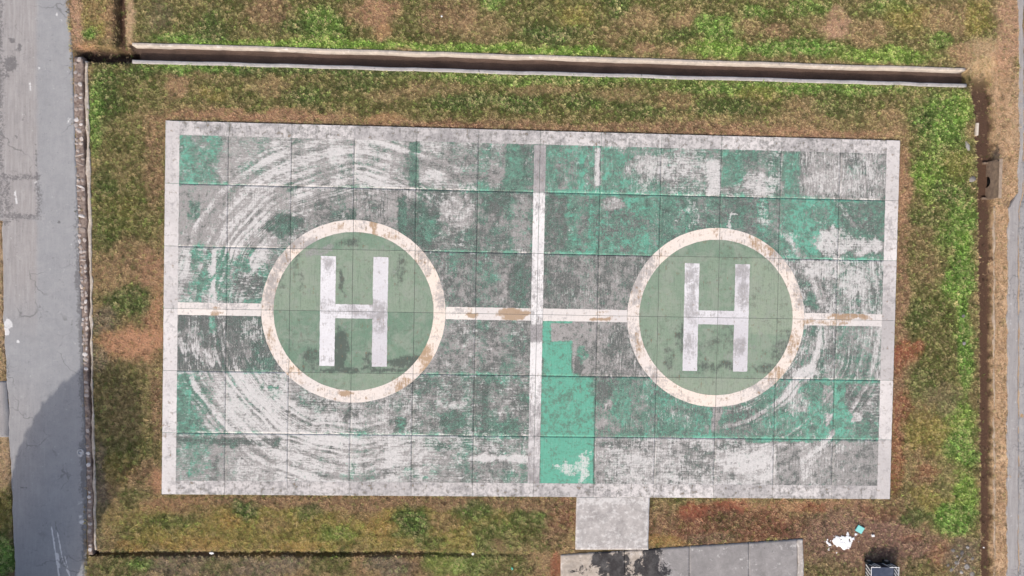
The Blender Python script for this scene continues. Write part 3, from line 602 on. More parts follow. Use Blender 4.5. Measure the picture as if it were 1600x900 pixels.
# (u, v, ru, rv, colour, weight)
BLOBS = [
 (850, 30, 720, 60, 'olive', .9), (255, 30, 55, 40, 'olive', .8), (290, 62, 60, 10, 'green', .8), (250, 25, 26, 30, 'grey', .5), (330, 45, 30, 26, 'dgreen', .7), (420, 18, 44, 30, 'brown', .8), (360, 70, 90, 9, 'lime', .8),
 (500, 40, 40, 34, 'green', .75), (460, 45, 30, 12, 'dgreen', .6), (585, 18, 46, 26, 'pink', .9), (600, 48, 20, 14, 'orange', .6), (650, 55, 26, 14, 'olive', .7), (520, 70, 110, 10, 'lime', .9), (700, 25, 50, 34, 'brown', .75), (775, 6, 22, 10, 'green', .8),
 (760, 40, 40, 26, 'tan', .5), (720, 74, 120, 8, 'lime', .9), (830, 20, 50, 40, 'olive', .8), (900, 25, 34, 26, 'yol', .7), (860, 55, 50, 16, 'dgreen', .7), (880, 80, 90, 8, 'lime', .9), (960, 8, 20, 20, 'dgreen', .7), (1000, 30, 40, 22, 'tan', .6), (960, 55, 26, 16, 'brown', .5),
 (1010, 76, 20, 14, 'tan', .9), (1050, 80, 16, 12, 'tan', .8), (1070, 30, 26, 18, 'tan', .7), (1060, 55, 30, 10, 'dgreen', .5), (1120, 45, 36, 26, 'green', .8), (1120, 80, 50, 16, 'lime', .9), (1165, 45, 30, 20, 'tan', .5), (1180, 20, 26, 12, 'green', .7), (1215, 48, 24, 14, 'brown', .8),
 (1240, 75, 90, 12, 'green', .9), (1260, 10, 40, 18, 'green', .6), (1308, 40, 30, 26, 'pstraw', .95), (1270, 30, 26, 16, 'tan', .5), (1360, 50, 30, 18, 'tan', .6), (1380, 85, 90, 14, 'lime', .8), (1390, 10, 40, 16, 'green', .6), (1420, 30, 40, 26, 'yol', .7), (1470, 65, 26, 12, 'green', .7),
 (1480, 30, 40, 30, 'tan', .6), (1525, 30, 24, 30, 'yol', .7), (1540, 90, 50, 26, 'straw', .8), (1575, 60, 26, 90, 'pstraw', .9), (1500, 85, 20, 18, 'tan', .8),
 # between the drain and the pad
 (830, 150, 640, 40, 'olive', .9), (500, 108, 280, 12, 'dgreen', .8), (900, 122, 300, 12, 'green', .6), (1250, 138, 220, 12, 'green', .75), (300, 105, 90, 10, 'green', .7), (272, 135, 22, 26, 'tan', .9), (330, 148, 32, 14, 'yol', .6), (350, 130, 40, 14, 'olive', .7), (420, 138, 34, 16, 'tan', .5),
 (480, 150, 40, 14, 'dgreen', .6), (560, 130, 40, 16, 'dgreen', .5), (600, 155, 30, 14, 'tan', .45), (640, 145, 26, 14, 'brown', .5), (720, 160, 60, 14, 'dgreen', .7), (690, 140, 44, 10, 'tan', .4), (810, 160, 40, 16, 'dgreen', .7), (910, 160, 40, 14, 'dgreen', .65), (850, 140, 60, 9, 'tan', .5), (970, 150, 50, 12, 'tan', .5),
 (1000, 172, 60, 14, 'dgreen', .5), (1130, 165, 60, 14, 'dgreen', .6), (1060, 160, 40, 16, 'pink', .5), (1180, 145, 40, 12, 'yol', .5), (1260, 165, 40, 16, 'tan', .5), (1320, 165, 60, 20, 'dgreen', .4), (1380, 160, 50, 20, 'olive', .6),
 (800, 200, 420, 11, 'brown', .9), (400, 182, 170, 12, 'pink', .9), (1060, 205, 160, 14, 'brown', .9), (700, 196, 60, 7, 'rbrown', .5), (1230, 212, 180, 10, 'pink', .85), (1395, 210, 26, 14, 'tan', .7), (600, 188, 40, 10, 'orange', .5),
 # west lawn
 (195, 140, 60, 50, 'olive', .9), (165, 150, 26, 60, 'dgreen', .6), (215, 110, 26, 14, 'dgreen', .6), (150, 185, 14, 70, 'green', .7), (200, 300, 60, 120, 'olive', .95), (165, 290, 22, 26, 'dgreen', .5), (240, 260, 18, 80, 'brown', .8), (195, 265, 34, 30, 'tan', .3), (190, 340, 30, 30, 'yol', .3),
 (225, 350, 20, 40, 'olive', .6), (175, 365, 26, 40, 'dgreen', .4), (210, 400, 40, 30, 'brown', .6), (235, 425, 24, 36, 'pink', .85), (180, 420, 34, 30, 'tan', .45), (195, 470, 46, 26, 'dgreen', .75), (160, 500, 24, 22, 'grey', .8), (205, 535, 56, 28, 'orange', .95), (232, 500, 10, 14, 'rbrown', .6), (245, 500, 12, 50, 'orange', .7),
 (155, 560, 16, 22, 'grey', .7), (200, 640, 60, 62, 'olive', .95), (200, 640, 50, 50, 'tan', .4), (245, 640, 10, 60, 'brown', .8), (243, 620, 6, 18, 'dbrown', .6), (200, 710, 50, 26, 'olive', .9), (235, 735, 20, 26, 'brown', .7), (185, 730, 26, 34, 'yol', .6), (210, 745, 22, 20, 'dbrown', .5), (155, 770, 12, 90, 'grey', .9),
 (245, 755, 12, 24, 'orange', .8),
 # south lawn
 (520, 820, 400, 46, 'yol', .8), (560, 785, 330, 13, 'brown', .9), (260, 790, 60, 12, 'orange', .5), (200, 780, 26, 20, 'olive', .7), (300, 800, 40, 14, 'brown', .5), (210, 830, 40, 22, 'olive', .5), (240, 840, 40, 18, 'yol', .7), (200, 855, 26, 10, 'gold', .6), (300, 850, 70, 12, 'gold', .5), (270, 815, 40, 12, 'dgreen', .45), (385, 800, 20, 18, 'dgreen', .85),
 (360, 815, 24, 14, 'gold', .6), (430, 820, 26, 16, 'tan', .4), (480, 800, 24, 14, 'dgreen', .6), (530, 835, 30, 16, 'green', .5), (510, 855, 26, 10, 'yol', .6), (470, 855, 40, 10, 'gold', .5), (600, 820, 34, 22, 'gold', .5), (560, 800, 40, 16, 'brown', .6), (640, 820, 28, 26, 'dgreen', .85), (690, 815, 26, 16, 'brown', .55), (670, 845, 24, 14, 'dgreen', .5), (740, 800, 34, 18, 'dgreen', .75),
 (770, 840, 40, 26, 'dgreen', .6), (720, 850, 26, 14, 'yol', .6), (780, 850, 16, 12, 'pink', .6), (830, 810, 50, 22, 'dgreen', .7), (840, 840, 50, 26, 'olive', .8), (870, 830, 24, 30, 'brown', .8), (880, 800, 20, 26, 'rbrown', .7), (850, 790, 60, 10, 'brown', .8),
 (330, 885, 180, 20, 'grey', .9), (190, 885, 40, 18, 'olive', .8), (215, 880, 26, 10, 'green', .5), (340, 885, 30, 14, 'olive', .5), (430, 885, 50, 16, 'grey', .8), (520, 885, 40, 18, 'olive', .7), (565, 885, 12, 18, 'pink', .5), (610, 885, 44, 16, 'grey', .9), (650, 885, 26, 16, 'dbrown', .5), (690, 885, 34, 24, 'lime', .5), (740, 880, 40, 20, 'green', .5), (800, 885, 40, 18, 'olive', .8), (840, 880, 26, 18, 'tan', .5), (868, 885, 10, 26, 'red', .7),
 # south-east
 (1140, 820, 140, 36, 'rbrown', .9), (1085, 800, 30, 14, 'red', .85), (1140, 790, 30, 10, 'red', .8), (1035, 805, 18, 30, 'brown', .6), (1040, 845, 36, 12, 'gold', .6), (1145, 815, 50, 14, 'dbrown', .75), (1110, 840, 50, 10, 'grey', .5), (1220, 830, 50, 14, 'rbrown', .7), (1260, 790, 120, 9, 'orange', .6), (1270, 792, 26, 9, 'red', .6), (1300, 815, 40, 14, 'tan', .35),
 (1340, 845, 110, 60, 'mauve', .9), (1290, 885, 40, 16, 'olive', .35), (1380, 830, 50, 30, 'mauve', .6), (1430, 860, 50, 36, 'mauve', .8), (1440, 885, 26, 18, 'olive', .5), (1470, 870, 20, 20, 'red', .35), (1425, 840, 20, 8, 'red', .35), (1505, 870, 30, 34, 'grey', .85), (1370, 800, 40, 14, 'rbrown', .6),
 # east lawn
 (1465, 330, 66, 230, 'olive', .9), (1470, 180, 50, 40, 'green', .8), (1475, 245, 46, 60, 'green', .5), (1492, 430, 34, 140, 'green', .45), (1490, 700, 36, 110, 'green', .4), (1440, 190, 20, 26, 'dgreen', .6), (1505, 170, 20, 30, 'lime', .6), (1445, 280, 24, 34, 'lime', .75), (1490, 260, 26, 30, 'yol', .5), (1480, 300, 30, 14, 'dgreen', .6), (1440, 370, 30, 26, 'brown', .4), (1500, 360, 22, 60, 'green', .75), (1505, 385, 14, 26, 'lime', .6), (1460, 420, 34, 30, 'brown', .55), (1445, 340, 30, 20, 'dgreen', .4),
 (1500, 440, 22, 50, 'green', .8), (1495, 480, 22, 30, 'lime', .6), (1460, 500, 44, 46, 'olive', .85), (1440, 490, 20, 20, 'dgreen', .5), (1470, 560, 50, 50, 'olive', .8), (1508, 540, 14, 80, 'green', .9), (1440, 600, 26, 30, 'dgreen', .45), (1475, 620, 26, 30, 'grey', .4), (1500, 660, 24, 30, 'lime', .6), (1450, 680, 40, 40, 'yol', .7), (1500, 700, 24, 30, 'green', .8),
 (1450, 720, 26, 26, 'brown', .5), (1490, 740, 26, 30, 'tan', .35), (1505, 770, 20, 40, 'lime', .8), (1470, 790, 40, 20, 'yol', .6), (1490, 810, 34, 28, 'green', .9), (1430, 805, 26, 14, 'dgreen', .6), (1440, 770, 20, 16, 'yol', .5), (1450, 735, 20, 10, 'red', .4),
 (1412, 300, 12, 90, 'pink', .9), (1409, 450, 12, 90, 'brown', .95), (1404, 600, 14, 110, 'brown', .95), (1415, 548, 26, 16, 'red', .8), (1436, 540, 10, 9, 'red', .8), (1405, 560, 12, 26, 'red', .6), (1408, 640, 16, 34, 'red', .55), (1400, 720, 14, 60, 'red', .6), (1395, 785, 30, 10, 'brown', .7), (1440, 748, 22, 8, 'rbrown', .5),
 # beyond the roads
 (4, 450, 12, 150, 'straw', .9), (6, 720, 16, 50, 'straw', .9), (8, 800, 18, 40, 'yol', .8), (8, 870, 18, 40, 'green', .9), (118, 30, 12, 60, 'pstraw', .95), (150, 30, 24, 40, 'yol', .6), (150, 20, 18, 20, 'tan', .5), (140, 52, 14, 10, 'green', .8), (170, 30, 12, 40, 'pink', .6), (203, 30, 8, 44, 'straw', .95), (130, 72, 20, 9, 'orange', .5),
]
def ground_col(x, y, z=-.1):
    u, v = UV(x, y, z)
    n1 = fbm(x * .35, y * .35, 700); n2 = fbm(x * 1.1, y * 1.1, 720); n3 = fbm(x * 3.2, y * 3.2, 740, 3)
    base = np.array(C['olive'], float) * (1 - n1[..., None]) + np.array(C['tan'], float) * n1[..., None]
    wu = (fbm(x * .9, y * .9, 750) - .5) * 34 + (n3 - .5) * 16; wv = (fbm(x * .9, y * .9, 770) - .5) * 34 + (fbm(x * 3.2, y * 3.2, 790, 3) - .5) * 16
    out = base
    for uc, vc, ru, rv, cn, wt in BLOBS:
        k = min(1, min(ru, rv) / 22)
        d = np.sqrt(((u - uc + wu * k) / ru) ** 2 + ((v - vc + wv * k) / rv) ** 2)
        m = (wt * (1 - sst(.55, 1.25, d)))[..., None]
        out = out * (1 - m) + np.array(C[cn], float) * m
    # the bank and floor of the east ditch, the drain floors
    el = ipl(v, ED_L); er = ipl(v, ED_R); tt = (u - el) / (er - el); top = sst(96, 140, v)
    bank = (sst(.5, .64, tt + (n3 - .5) * .25) * top)[..., None]; out = out * (1 - bank) + (np.array((228, 198, 164), float) * (n2[..., None] * .7 + .35) + np.array(C['brown'], float) * (.65 - n2[..., None] * .7)) * bank
    fl = (sst(-.03, .02, tt) * (1 - sst(.50, .60, tt + (n3 - .5) * .2)) * sst(105, 150, v))[..., None]; out = out * (1 - fl) + np.array(C['soil'], float) * fl  # dark earth tone across the floor also stands in for the west lip's shade
    m = ((v > lv(u, DN_OUT) + 1) & (v < lv(u, DS_OUT) - 1) & (u > 200) & (u < 1512))
    nb = n2[..., None]; dr = np.array((122, 102, 92), float) * nb + np.array((80, 68, 63), float) * (1 - nb)
    out = np.where(m[..., None], dr, out)
    m = ((1 - sst(5, 13, np.abs(v - 86 + (n2 - .5) * 10))) * sst(112, 130, u) * (1 - sst(200, 212, u)))[..., None]; out = out * (1 - m) + np.array(C['dsoil'], float) * m
    m = ((1 - sst(4, 11, np.abs(u - 188 + (n2 - .5) * 10))) * (1 - sst(70, 86, v)))[..., None]; out = out * (1 - m) + np.array(C['soil'], float) * m
    sl = ipl(v, SLOT); m = ((np.abs(u - sl) < 5) & (v > 84) & (v < 870))[..., None]; out = np.where(m, np.array(C['dsoil'], float), out)
    return out
def srgb2lin(a):
    a = np.clip(a / 255, 0, 1); return np.where(a < .04045, a / 12.92, ((a + .055) / 1.055) ** 2.4)

far = np.array([40, 46, 56, 72, 100, 160, 280, 600.])
gx = np.concatenate([-far[::-1], np.arange(-36.5, 36.51, .1), far]); gy = np.concatenate([-far[::-1], np.arange(-21, 24.01, .1), far])
X, Y = np.meshgrid(gx, gy)
Z = heights(X, Y)
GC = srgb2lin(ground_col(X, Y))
mg = NB('soil_and_thatch', .97, .08)
gc = mg.attr('gcol').outputs['Color']
n1 = mg.noise(9, 6, .7); n2 = mg.noise(28, 4, .7)
cc = mg.mix(mg.ramp(n1, .3, .7), mg.mix(.5, gc, (.07, .05, .035)), gc)
cc = mg.mix(mg.math('MULTIPLY', mg.ramp(n2, .45, .7), .5), cc, mg.mix(1.0, gc, (1.5, 1.45, 1.4), 'MULTIPLY'))
M_GROUND = mg.done(cc, mg.math('ADD', n1, n2), .05, .9)
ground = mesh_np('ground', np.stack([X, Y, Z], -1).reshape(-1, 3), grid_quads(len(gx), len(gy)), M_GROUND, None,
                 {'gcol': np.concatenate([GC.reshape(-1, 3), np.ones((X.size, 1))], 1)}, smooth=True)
tag(ground, 'dry soil and thatch ground around the helipad', kind='structure')

# ------------------------------------------------------------------ roads and concrete aprons
def strip(name, lpts, rpts, ztop, zbot, mat, nx=6, step=.2, jit=.02, attrfn=None, parent=None, v0=None, v1=None, zfn=None, zs=0.0):
    """a long slab between two surveyed edges, running in v"""
    a = np.arange(v0, v1 + .01, step * 25)
    rows = []
    jl = (fbm(a * .05, a * 0 + 3, 801, 3) - .5) * jit * 6 + (rng.random(len(a)) - .5) * jit; jr = (fbm(a * .05, a * 0 + 9, 803, 3) - .5) * jit * 6 + (rng.random(len(a)) - .5) * jit
    for i, vv in enumerate(a):
        L = np.array(P(float(ipl(vv, lpts)), vv, zs)); Rr = np.array(P(float(ipl(vv, rpts)), vv, zs)); L[0] += jl[i]; Rr[0] += jr[i]
        t = np.linspace(0, 1, nx)[:, None]; rows.append(L * (1 - t) + Rr * t)
    XY = np.array(rows); n = len(a)
    zt = np.full(XY.shape[:2], ztop) if zfn is None else zfn(XY[..., 0], XY[..., 1])
    top = np.concatenate([XY, zt[..., None]], -1).reshape(-1, 3)
    i = np.arange(n * nx).reshape(n, nx)
    q = np.stack([i[:-1, :-1], i[1:, :-1], i[1:, 1:], i[:-1, 1:]], -1).reshape(-1, 4)
    loop = np.concatenate([i[:-1, 0], i[-1, :-1], i[:0:-1, -1], i[0, :0:-1]])
    low = top[loop].copy(); low[:, 2] = zbot; k = len(loop); nxx = np.roll(np.arange(k), -1)
    side = np.stack([loop, n * nx + np.arange(k), n * nx + nxx, loop[nxx]], -1)
    at = None
    if attrfn is not None:
        A = attrfn(XY[..., 0].ravel(), XY[..., 1].ravel()); at = {'mk': np.concatenate([A, A[loop]])}
    return mesh_np(name, np.concatenate([top, low]), np.concatenate([q, side]), mat, parent, at)
def road_mat():
    b = NB('old_grey_asphalt', .9, .25)
    A = b.attr('mk'); S = b.split(A.outputs['Color']); W, Wm, D = S[0], S[1], S[2]
    iso = b.noise(.9, 8, .65); f = b.noise(7, 6, .7); fine = b.noise(30, 3, .7); ns = b.noise(1, 5, .6, sc=(6, .5, 1))
    col = b.mix(b.ramp(iso, .3, .7), (.30, .303, .315), (.362, .362, .37))
    col = b.mix(Wm, col, b.mix(b.ramp(ns, .3, .7), (.315, .295, .29), (.41, .385, .375)))
    col = b.mix(b.math('MULTIPLY', b.ramp(ns, .5, .75), .2), col, (.48, .48, .49))
    col = b.mix(b.math('MULTIPLY', b.mask(D, f, 2.4, 2.6), .7), col, (.11, .105, .11))
    col = b.mix(b.math('MULTIPLY', b.mask(W, b.noise(4, 7, .75, off=(4, 4, 4)), 2.6, 3), .8), col, (.80, .79, .79))
    vo = b.n('ShaderNodeTexVoronoi', feature='DISTANCE_TO_EDGE'); wrp = b.n('ShaderNodeVectorMath', operation='MULTIPLY_ADD')
    nz = b.n('ShaderNodeTexNoise'); b.put(nz.inputs['Vector'], b.pos()); nz.inputs['Scale'].default_value = 1.1; nz.inputs['Detail'].default_value = 6
    b.put(wrp.inputs[0], nz.outputs['Color']); wrp.inputs[1].default_value = (1.6, 1.6, 0); b.put(wrp.inputs[2], b.pos()); b.put(vo.inputs['Vector'], wrp.outputs[0]); vo.inputs['Scale'].default_value = .32
    crack = b.math('MULTIPLY', b.ramp(vo.outputs['Distance'], .012, .004), b.ramp(b.noise(.35, 3, .6, off=(4, 0, 0)), .50, .60))
    col = b.mix(b.math('MULTIPLY', crack, .55), col, (.12, .12, .12))
    col = b.mix(b.math('MULTIPLY', b.ramp(b.noise(2.6, 7, .72, off=(0, 6, 0)), .48, .7), .28), col, (.22, .22, .23))
    col = b.mix(b.math('MULTIPLY', b.ramp(fine, .5, .7), .34), col, (.17, .17, .18))
    col = b.mix(b.math('MULTIPLY', b.ramp(b.noise(24, 3, .7, off=(3, 3, 9)), .56, .72), .34), col, (.58, .57, .56))
    return b.done(col, b.math('ADD', fine, f), .008, .5)
M_ROAD = road_mat()
def line_d(u, v, a, c):
    (x0, y0), (x1, y1) = a, c; L2 = (x1 - x0) ** 2 + (y1 - y0) ** 2
    t = np.clip(((u - x0) * (x1 - x0) + (v - y0) * (y1 - y0)) / L2, 0, 1)
    return np.hypot(u - x0 - t * (x1 - x0), v - y0 - t * (y1 - y0))
def road_attr(x, y):
    u, v = UV(x, y, -.09); nz = (fbm(x * 1.5, y * 1.5, 820) - .5)
    wm = (1 - sst(54, 62, u + nz * 6)) * (1 - sst(420, 560, v)); wm = np.maximum(wm, .5 * (1 - sst(30, 90, u)) * sst(560, 640, v))
    d = .06 + .3 * nz
    d = d + .8 * (1 - sst(1, 11, ipl(v, ROAD_R) - u + nz * 14)) * sst(250, 460, v) + .5 * (1 - sst(0, 12, u + nz * 8)) * (v < 340) + .45 * (1 - sst(0, 5, u - ipl(v, ROAD_L) + nz * 6)) * (v > 690)
    d = d + .4 * (1 - sst(1, 3.5, np.abs(u - 57))) * (v > 225) * (v < 280)
    pd = np.maximum(np.abs(u - 36) - 24, np.abs(v - 308) - 31)        # patched trench
    d = d + .46 * (1 - sst(1.5, 9, np.abs(pd + nz * 8))) + .05 * (pd < 0)
    for uc, vc, ru, rv, a in ((19, 63, 5, 5, .8), (16, 100, 12, 14, .85), (24, 100, 4, 14, .7), (30, 74, 4, 9, .7), (8, 118, 8, 7, .6), (22, 80, 6, 6, .3), (37, 186, 3, 4, .7), (24, 212, 3, 3, .8), (10, 345, 10, 8, .7), (92, 347, 3, 3, .9), (62, 479, 3, 3, .5), (112, 508, 3, 12, .4), (37, 762, 5, 2.5, .7), (90, 121, 2, 2, .6)):
        d = np.maximum(d, a * (1 - sst(.6, 1.2, np.hypot((u - uc + nz * 6) / ru, (v - vc + nz * 6) / rv))))
    wt = np.zeros_like(u) - .1
    for uc, vc, ru, rv, a in ((13, 506, 6, 8, 1.1), (10, 518, 5, 6, 1.1), (28, 534, 3, 3, .9), (48, 135, 3, 8, .7), (88, 22, 3, 4, .8), (60, 107, 2.5, 2.5, .8), (107, 187, 3, 5, .6), (25, 308, 2, 17, .75), (55, 285, 4, 6, .4), (125, 708, 6, 6, .75), (127, 812, 6, 8, .6), (126, 786, 5, 5, .35), (95, 32, 4, 5, .5)):
        wt = np.maximum(wt, a * (1 - sst(.6, 1.2, np.hypot((u - uc + nz * 5) / ru, (v - vc + nz * 5) / rv))))
    for a, c, hw, am in (((81, 825), (92, 899), 1.0, .85), ((90, 832), (97, 870), .9, .8), ((97, 870), (108, 899), .9, .8), ((101, 868), (109, 899), .8, .7), ((89, 866), (92, 885), 2.2, .85)):
        wt = np.maximum(wt, am * (1 - sst(hw * .5, hw * 1.9, line_d(u, v, a, c))))
    return np.stack([wt, wm, d, np.ones_like(u)], -1)
road = strip('road_left', ROAD_L, ROAD_R, -.085, -.3, M_ROAD, 90, .1, .02, road_attr, v0=-60, v1=980)
tag(road, 'weathered grey asphalt road along the left edge', kind='structure')
def plain_attr(w0, m0, d0):
    return lambda x, y: np.stack([w0 + .3 * (fbm(x * 1.5, y * 1.5, 830) - .5), np.zeros_like(x) + m0, d0 + .5 * (fbm(x * 1.1, y * .6, 840) - .5), np.ones_like(x)], -1)
side_path = strip('side_path', [(-200, 590), (-200, 690)], [(8, 590), (12, 640), (12, 690)], -.088, -.3, M_ROAD, 20, .1, .02, plain_attr(0, .9, .1), v0=596, v1=684)
tag(side_path, 'short grey paved spur leaving the left road', kind='structure')
PV_L = [(1576, -60), (1592, -20), (1593, 120), (1594, 225), (1592, 300), (1578, 325), (1576, 500), (1576, 700), (1575, 980)]
PV_R = [(1600, -60), (1600, -20), (1600, 120), (1600, 225), (1599, 300), (1592, 330), (1592, 500), (1592, 700), (1591, 980)]
pv = strip('pavement_right', PV_L, PV_R, -.05, -.3, M_ROAD, 12, .1, .03, plain_attr(.08, 1.0, .12), v0=-60, v1=980); tag(pv, 'narrow pale concrete pavement strip on the right bank', kind='structure')
rr_ = strip('road_right', [(a + 2, b) for a, b in PV_R], [(1800, -60), (1800, 980)], -.09, -.3, M_ROAD, 24, .15, .03, plain_attr(0, .2, .3), v0=-60, v1=980); tag(rr_, 'grey asphalt road at the right edge', kind='structure')

def conc_mat(name, light, dark, mould=True):
    b = NB(name, .9, .2)
    A = b.attr('mk'); S = b.split(A.outputs['Color']); W, Wm, D = S[0], S[1], S[2]
    iso = b.noise(1.2, 8, .68, dist=.5); f = b.noise(3.4, 8, .7); fine = b.noise(20, 4, .7)
    col = b.mix(b.ramp(iso, .32, .68), dark, light)
    col = b.mix(Wm, col, b.mix(b.ramp(f, .35, .65), (.40, .34, .28), (.60, .52, .44)))
    col = b.mix(b.math('MULTIPLY', b.mask(W, f, 3, 3), .7), col, (.72, .70, .68))
    col = b.mix(b.math('MULTIPLY', b.mask(D, b.noise(2.2, 9, .72, off=(9, 2, 0), dist=.6), 3.0, 6.0), .94), col, (.022, .022, .027))
    col = b.mix(b.math('MULTIPLY', b.ramp(b.noise(1.0, 8, .74, off=(6, 1, 3)), .48, .66), .42), col, (.20, .195, .19))
    col = b.mix(b.math('MULTIPLY', b.ramp(b.noise(9, 6, .76, off=(1, 1, 3)), .55, .66), .45), col, (.14, .138, .135))
    col = b.mix(b.math('MULTIPLY', b.ramp(fine, .58, .75), .2), col, (.15, .15, .14))
    return b.done(col, b.math('ADD', fine, f), .008, .5)
M_CONC = conc_mat('bare_grey_concrete', (.56, .53, .515), (.36, .34, .335))
M_CONCD = conc_mat('old_grey_concrete', (.37, .35, .345), (.24, .228, .225))
M_COPE = conc_mat('channel_concrete', (.60, .53, .46), (.42, .38, .345))
M_COPEG = conc_mat('channel_concrete_grey', (.50, .48, .48), (.34, .33, .33))
def ramp_attr(x, y):
    u, v = UV(x, y); n = fbm(x * .8, y * .8, 850) - .5
    w_ = .28 + .5 * n + .35 * (1 - sst(4, 12, np.abs(v - 780))) + .3 * sst(1005, 1013, u) + .4 * sst(820, 850, v) * (fbm(x * 2, y * 2, 860) - .2)
    d_ = -.25 + .2 * n
    return np.stack([w_, np.zeros_like(u) + .1, d_, np.ones_like(u)], -1)
rp = strip('concrete_ramp', [(901, 775.5), (899, 863)], [(1015, 776.5), (1013, 855)], -.02, -.3, M_CONC, 40, .1, .01, ramp_attr, v0=776.5, v1=859); tag(rp, 'pale concrete ramp slab joining the helipad to the lower path', kind='structure')
# keep the ramp's joint with the pad open by a few centimetres: the pad edge stands 2 cm higher
path = empty('concrete_path', (9.5, -16, -.1)); tag(path, 'old concrete path of slabs with black mould stains below the ramp', kind='structure')
def path_attr(x, y):
    u, v = UV(x, y); n = fbm(x * 1.2, y * 1.2, 870) - .5
    d_ = -.25 + .4 * n
    for uc, vc, ru, rv, a in ((955, 880, 26, 22, .85), (940, 872, 12, 12, .7), (984, 870, 7, 14, .7), (1022, 870, 14, 18, .9), (1015, 890, 22, 12, .85), (980, 890, 16, 10, .6), (1040, 893, 16, 8, .6), (920, 890, 30, 6, .4), (998, 858, 8, 5, .7), (940, 862, 6, 6, .7)):
        d_ = np.maximum(d_, a * (1 - sst(.5, 1.25, np.hypot((u - uc + n * 26) / (ru * 1.25), (v - vc + n * 26) / (rv * 1.25)))))
    wm = (1 - sst(1010, 1045, u + n * 20)) * .9
    d_ = np.maximum(d_, (.42 * (1 - sst(.5, 1.2, np.hypot((u - 1212) / 10, (v - 863) / 7)))))
    w_ = .05 + .5 * n + .3 * (1 - sst(0, 4, u - 877)) + .35 * sst(1248, 1254, u)
    return np.stack([w_, wm, d_, np.ones_like(u)], -1)
for a, c in ((876, 976), (976.6, 1077), (1077.6, 1170), (1170.6, 1246)):
    va = 867 - (a - 876) * .0660; vb = 867 - (c - 876) * .0660
    ny, nx = 36, 40
    U, Vv = np.meshgrid(np.linspace(0, 1, nx), np.linspace(0, 1, ny))
    uu = a + (c - a) * U; vt = va + (vb - va) * U; vv = vt + (985 - vt) * Vv
    px = np.vectorize(lambda q, r: P(q, r, -.06))(uu, vv)
    co = np.stack([px[0], px[1], np.full(px[0].shape, -.06)], -1)
    co[0, :, 1] += (rng.random(nx) - .5) * .03
    i = np.arange(nx * ny).reshape(ny, nx); q = np.stack([i[:-1, :-1], i[1:, :-1], i[1:, 1:], i[:-1, 1:]], -1).reshape(-1, 4)
    top = co.reshape(-1, 3); loop = np.concatenate([i[:-1, 0], i[-1, :-1], i[:0:-1, -1], i[0, :0:-1]])
    low = top[loop].copy(); low[:, 2] = -.3; k = len(loop); nn = np.roll(np.arange(k), -1)
    A = path_attr(top[:, 0], top[:, 1])
    o = mesh_np('slab', np.concatenate([top, low]), np.concatenate([q, np.stack([loop, nx * ny + np.arange(k), nx * ny + nn, loop[nn]], -1)]), M_CONCD, path, {'mk': np.concatenate([A, A[loop]])})
    o.matrix_parent_inverse = path.matrix_basis.inverted() if False else Matrix.Translation((-9.5, 16, .1))
kb = strip('path_kerb', [(1246.6, 840), (1248, 985)], [(1255, 840), (1257, 985)], -.03, -.3, M_CONC, 6, .1, .02, plain_attr(.3, .4, -.2), parent=path, v0=843, v1=985)
kb.matrix_parent_inverse = Matrix.Translation((-9.5, 16, .1))

# ================================================================== DRAINS
def wall(name, seg_a, seg_b, ztop, zbot, mat, parent, jit=.002, attr=None, sag=.0):
    """a channel wall running in u between two surveyed edge lines (a = north edge, b = south edge)"""
    u0, u1 = seg_a[0][0], seg_a[1][0]; n = int((u1 - u0) * .04 / .22)
    us = np.linspace(u0, u1, n); wob = (fbm(us * .02, us * 0, 880 + int(seg_a[0][1]), 3) - .5) * .08
    top = []
    for k, t in enumerate((0, .25, .5, .75, 1)):
        row = []
        for i, uu in enumerate(us):
            a = np.array(P(uu, lv(uu, seg_a))); b_ = np.array(P(uu, lv(uu, seg_b)))
            q = a * (1 - t) + b_ * t; j = (rng.random() - .5) * jit * (2.2 if t in (0, 1) else .5)
            row.append((q[0], q[1] + j + wob[i], ztop + (rng.random() - .5) * .004 - (.01 if t in (0, 1) else 0)))
        top.append(row)
    top = np.array(top); ny, nx = top.shape[:2]; co = top.reshape(-1, 3)
    i = np.arange(nx * ny).reshape(ny, nx); q = np.stack([i[:-1, :-1], i[1:, :-1], i[1:, 1:], i[:-1, 1:]], -1).reshape(-1, 4)
    loop = np.concatenate([i[:-1, 0], i[-1, :-1], i[:0:-1, -1], i[0, :0:-1]])
    low = co[loop].copy(); low[:, 2] = zbot; k = len(loop); nn = np.roll(np.arange(k), -1)
    A = (attr or plain_attr(.2, .2, -.2))(co[:, 0], co[:, 1])
    o = mesh_np(name, np.concatenate([co, low]), np.concatenate([q, np.stack([loop, nx * ny + np.arange(k), nx * ny + nn, loop[nn]], -1)]), mat, parent, {'mk': np.concatenate([A, A[loop]])})
    o.matrix_parent_inverse = parent.matrix_basis.inverted() if parent else Matrix.Identity(4)
    return o
drain = empty('drainage_channel', (1.1, 15.5, -.8)); drain.matrix_basis = Matrix.Translation((1.1, 15.5, -.8))
tag(drain, 'long open concrete drainage channel with brown soil floor running above the helipad', 'drain')
wall('channel_wall', DN_OUT, DN_IN, -.03, -.95, M_COPE, drain, attr=plain_attr(.10, .55, -.05))
wall('channel_wall', DS_IN, DS_OUT, -.03, -.95, M_COPEG, drain, attr=plain_attr(.10, .15, .02))

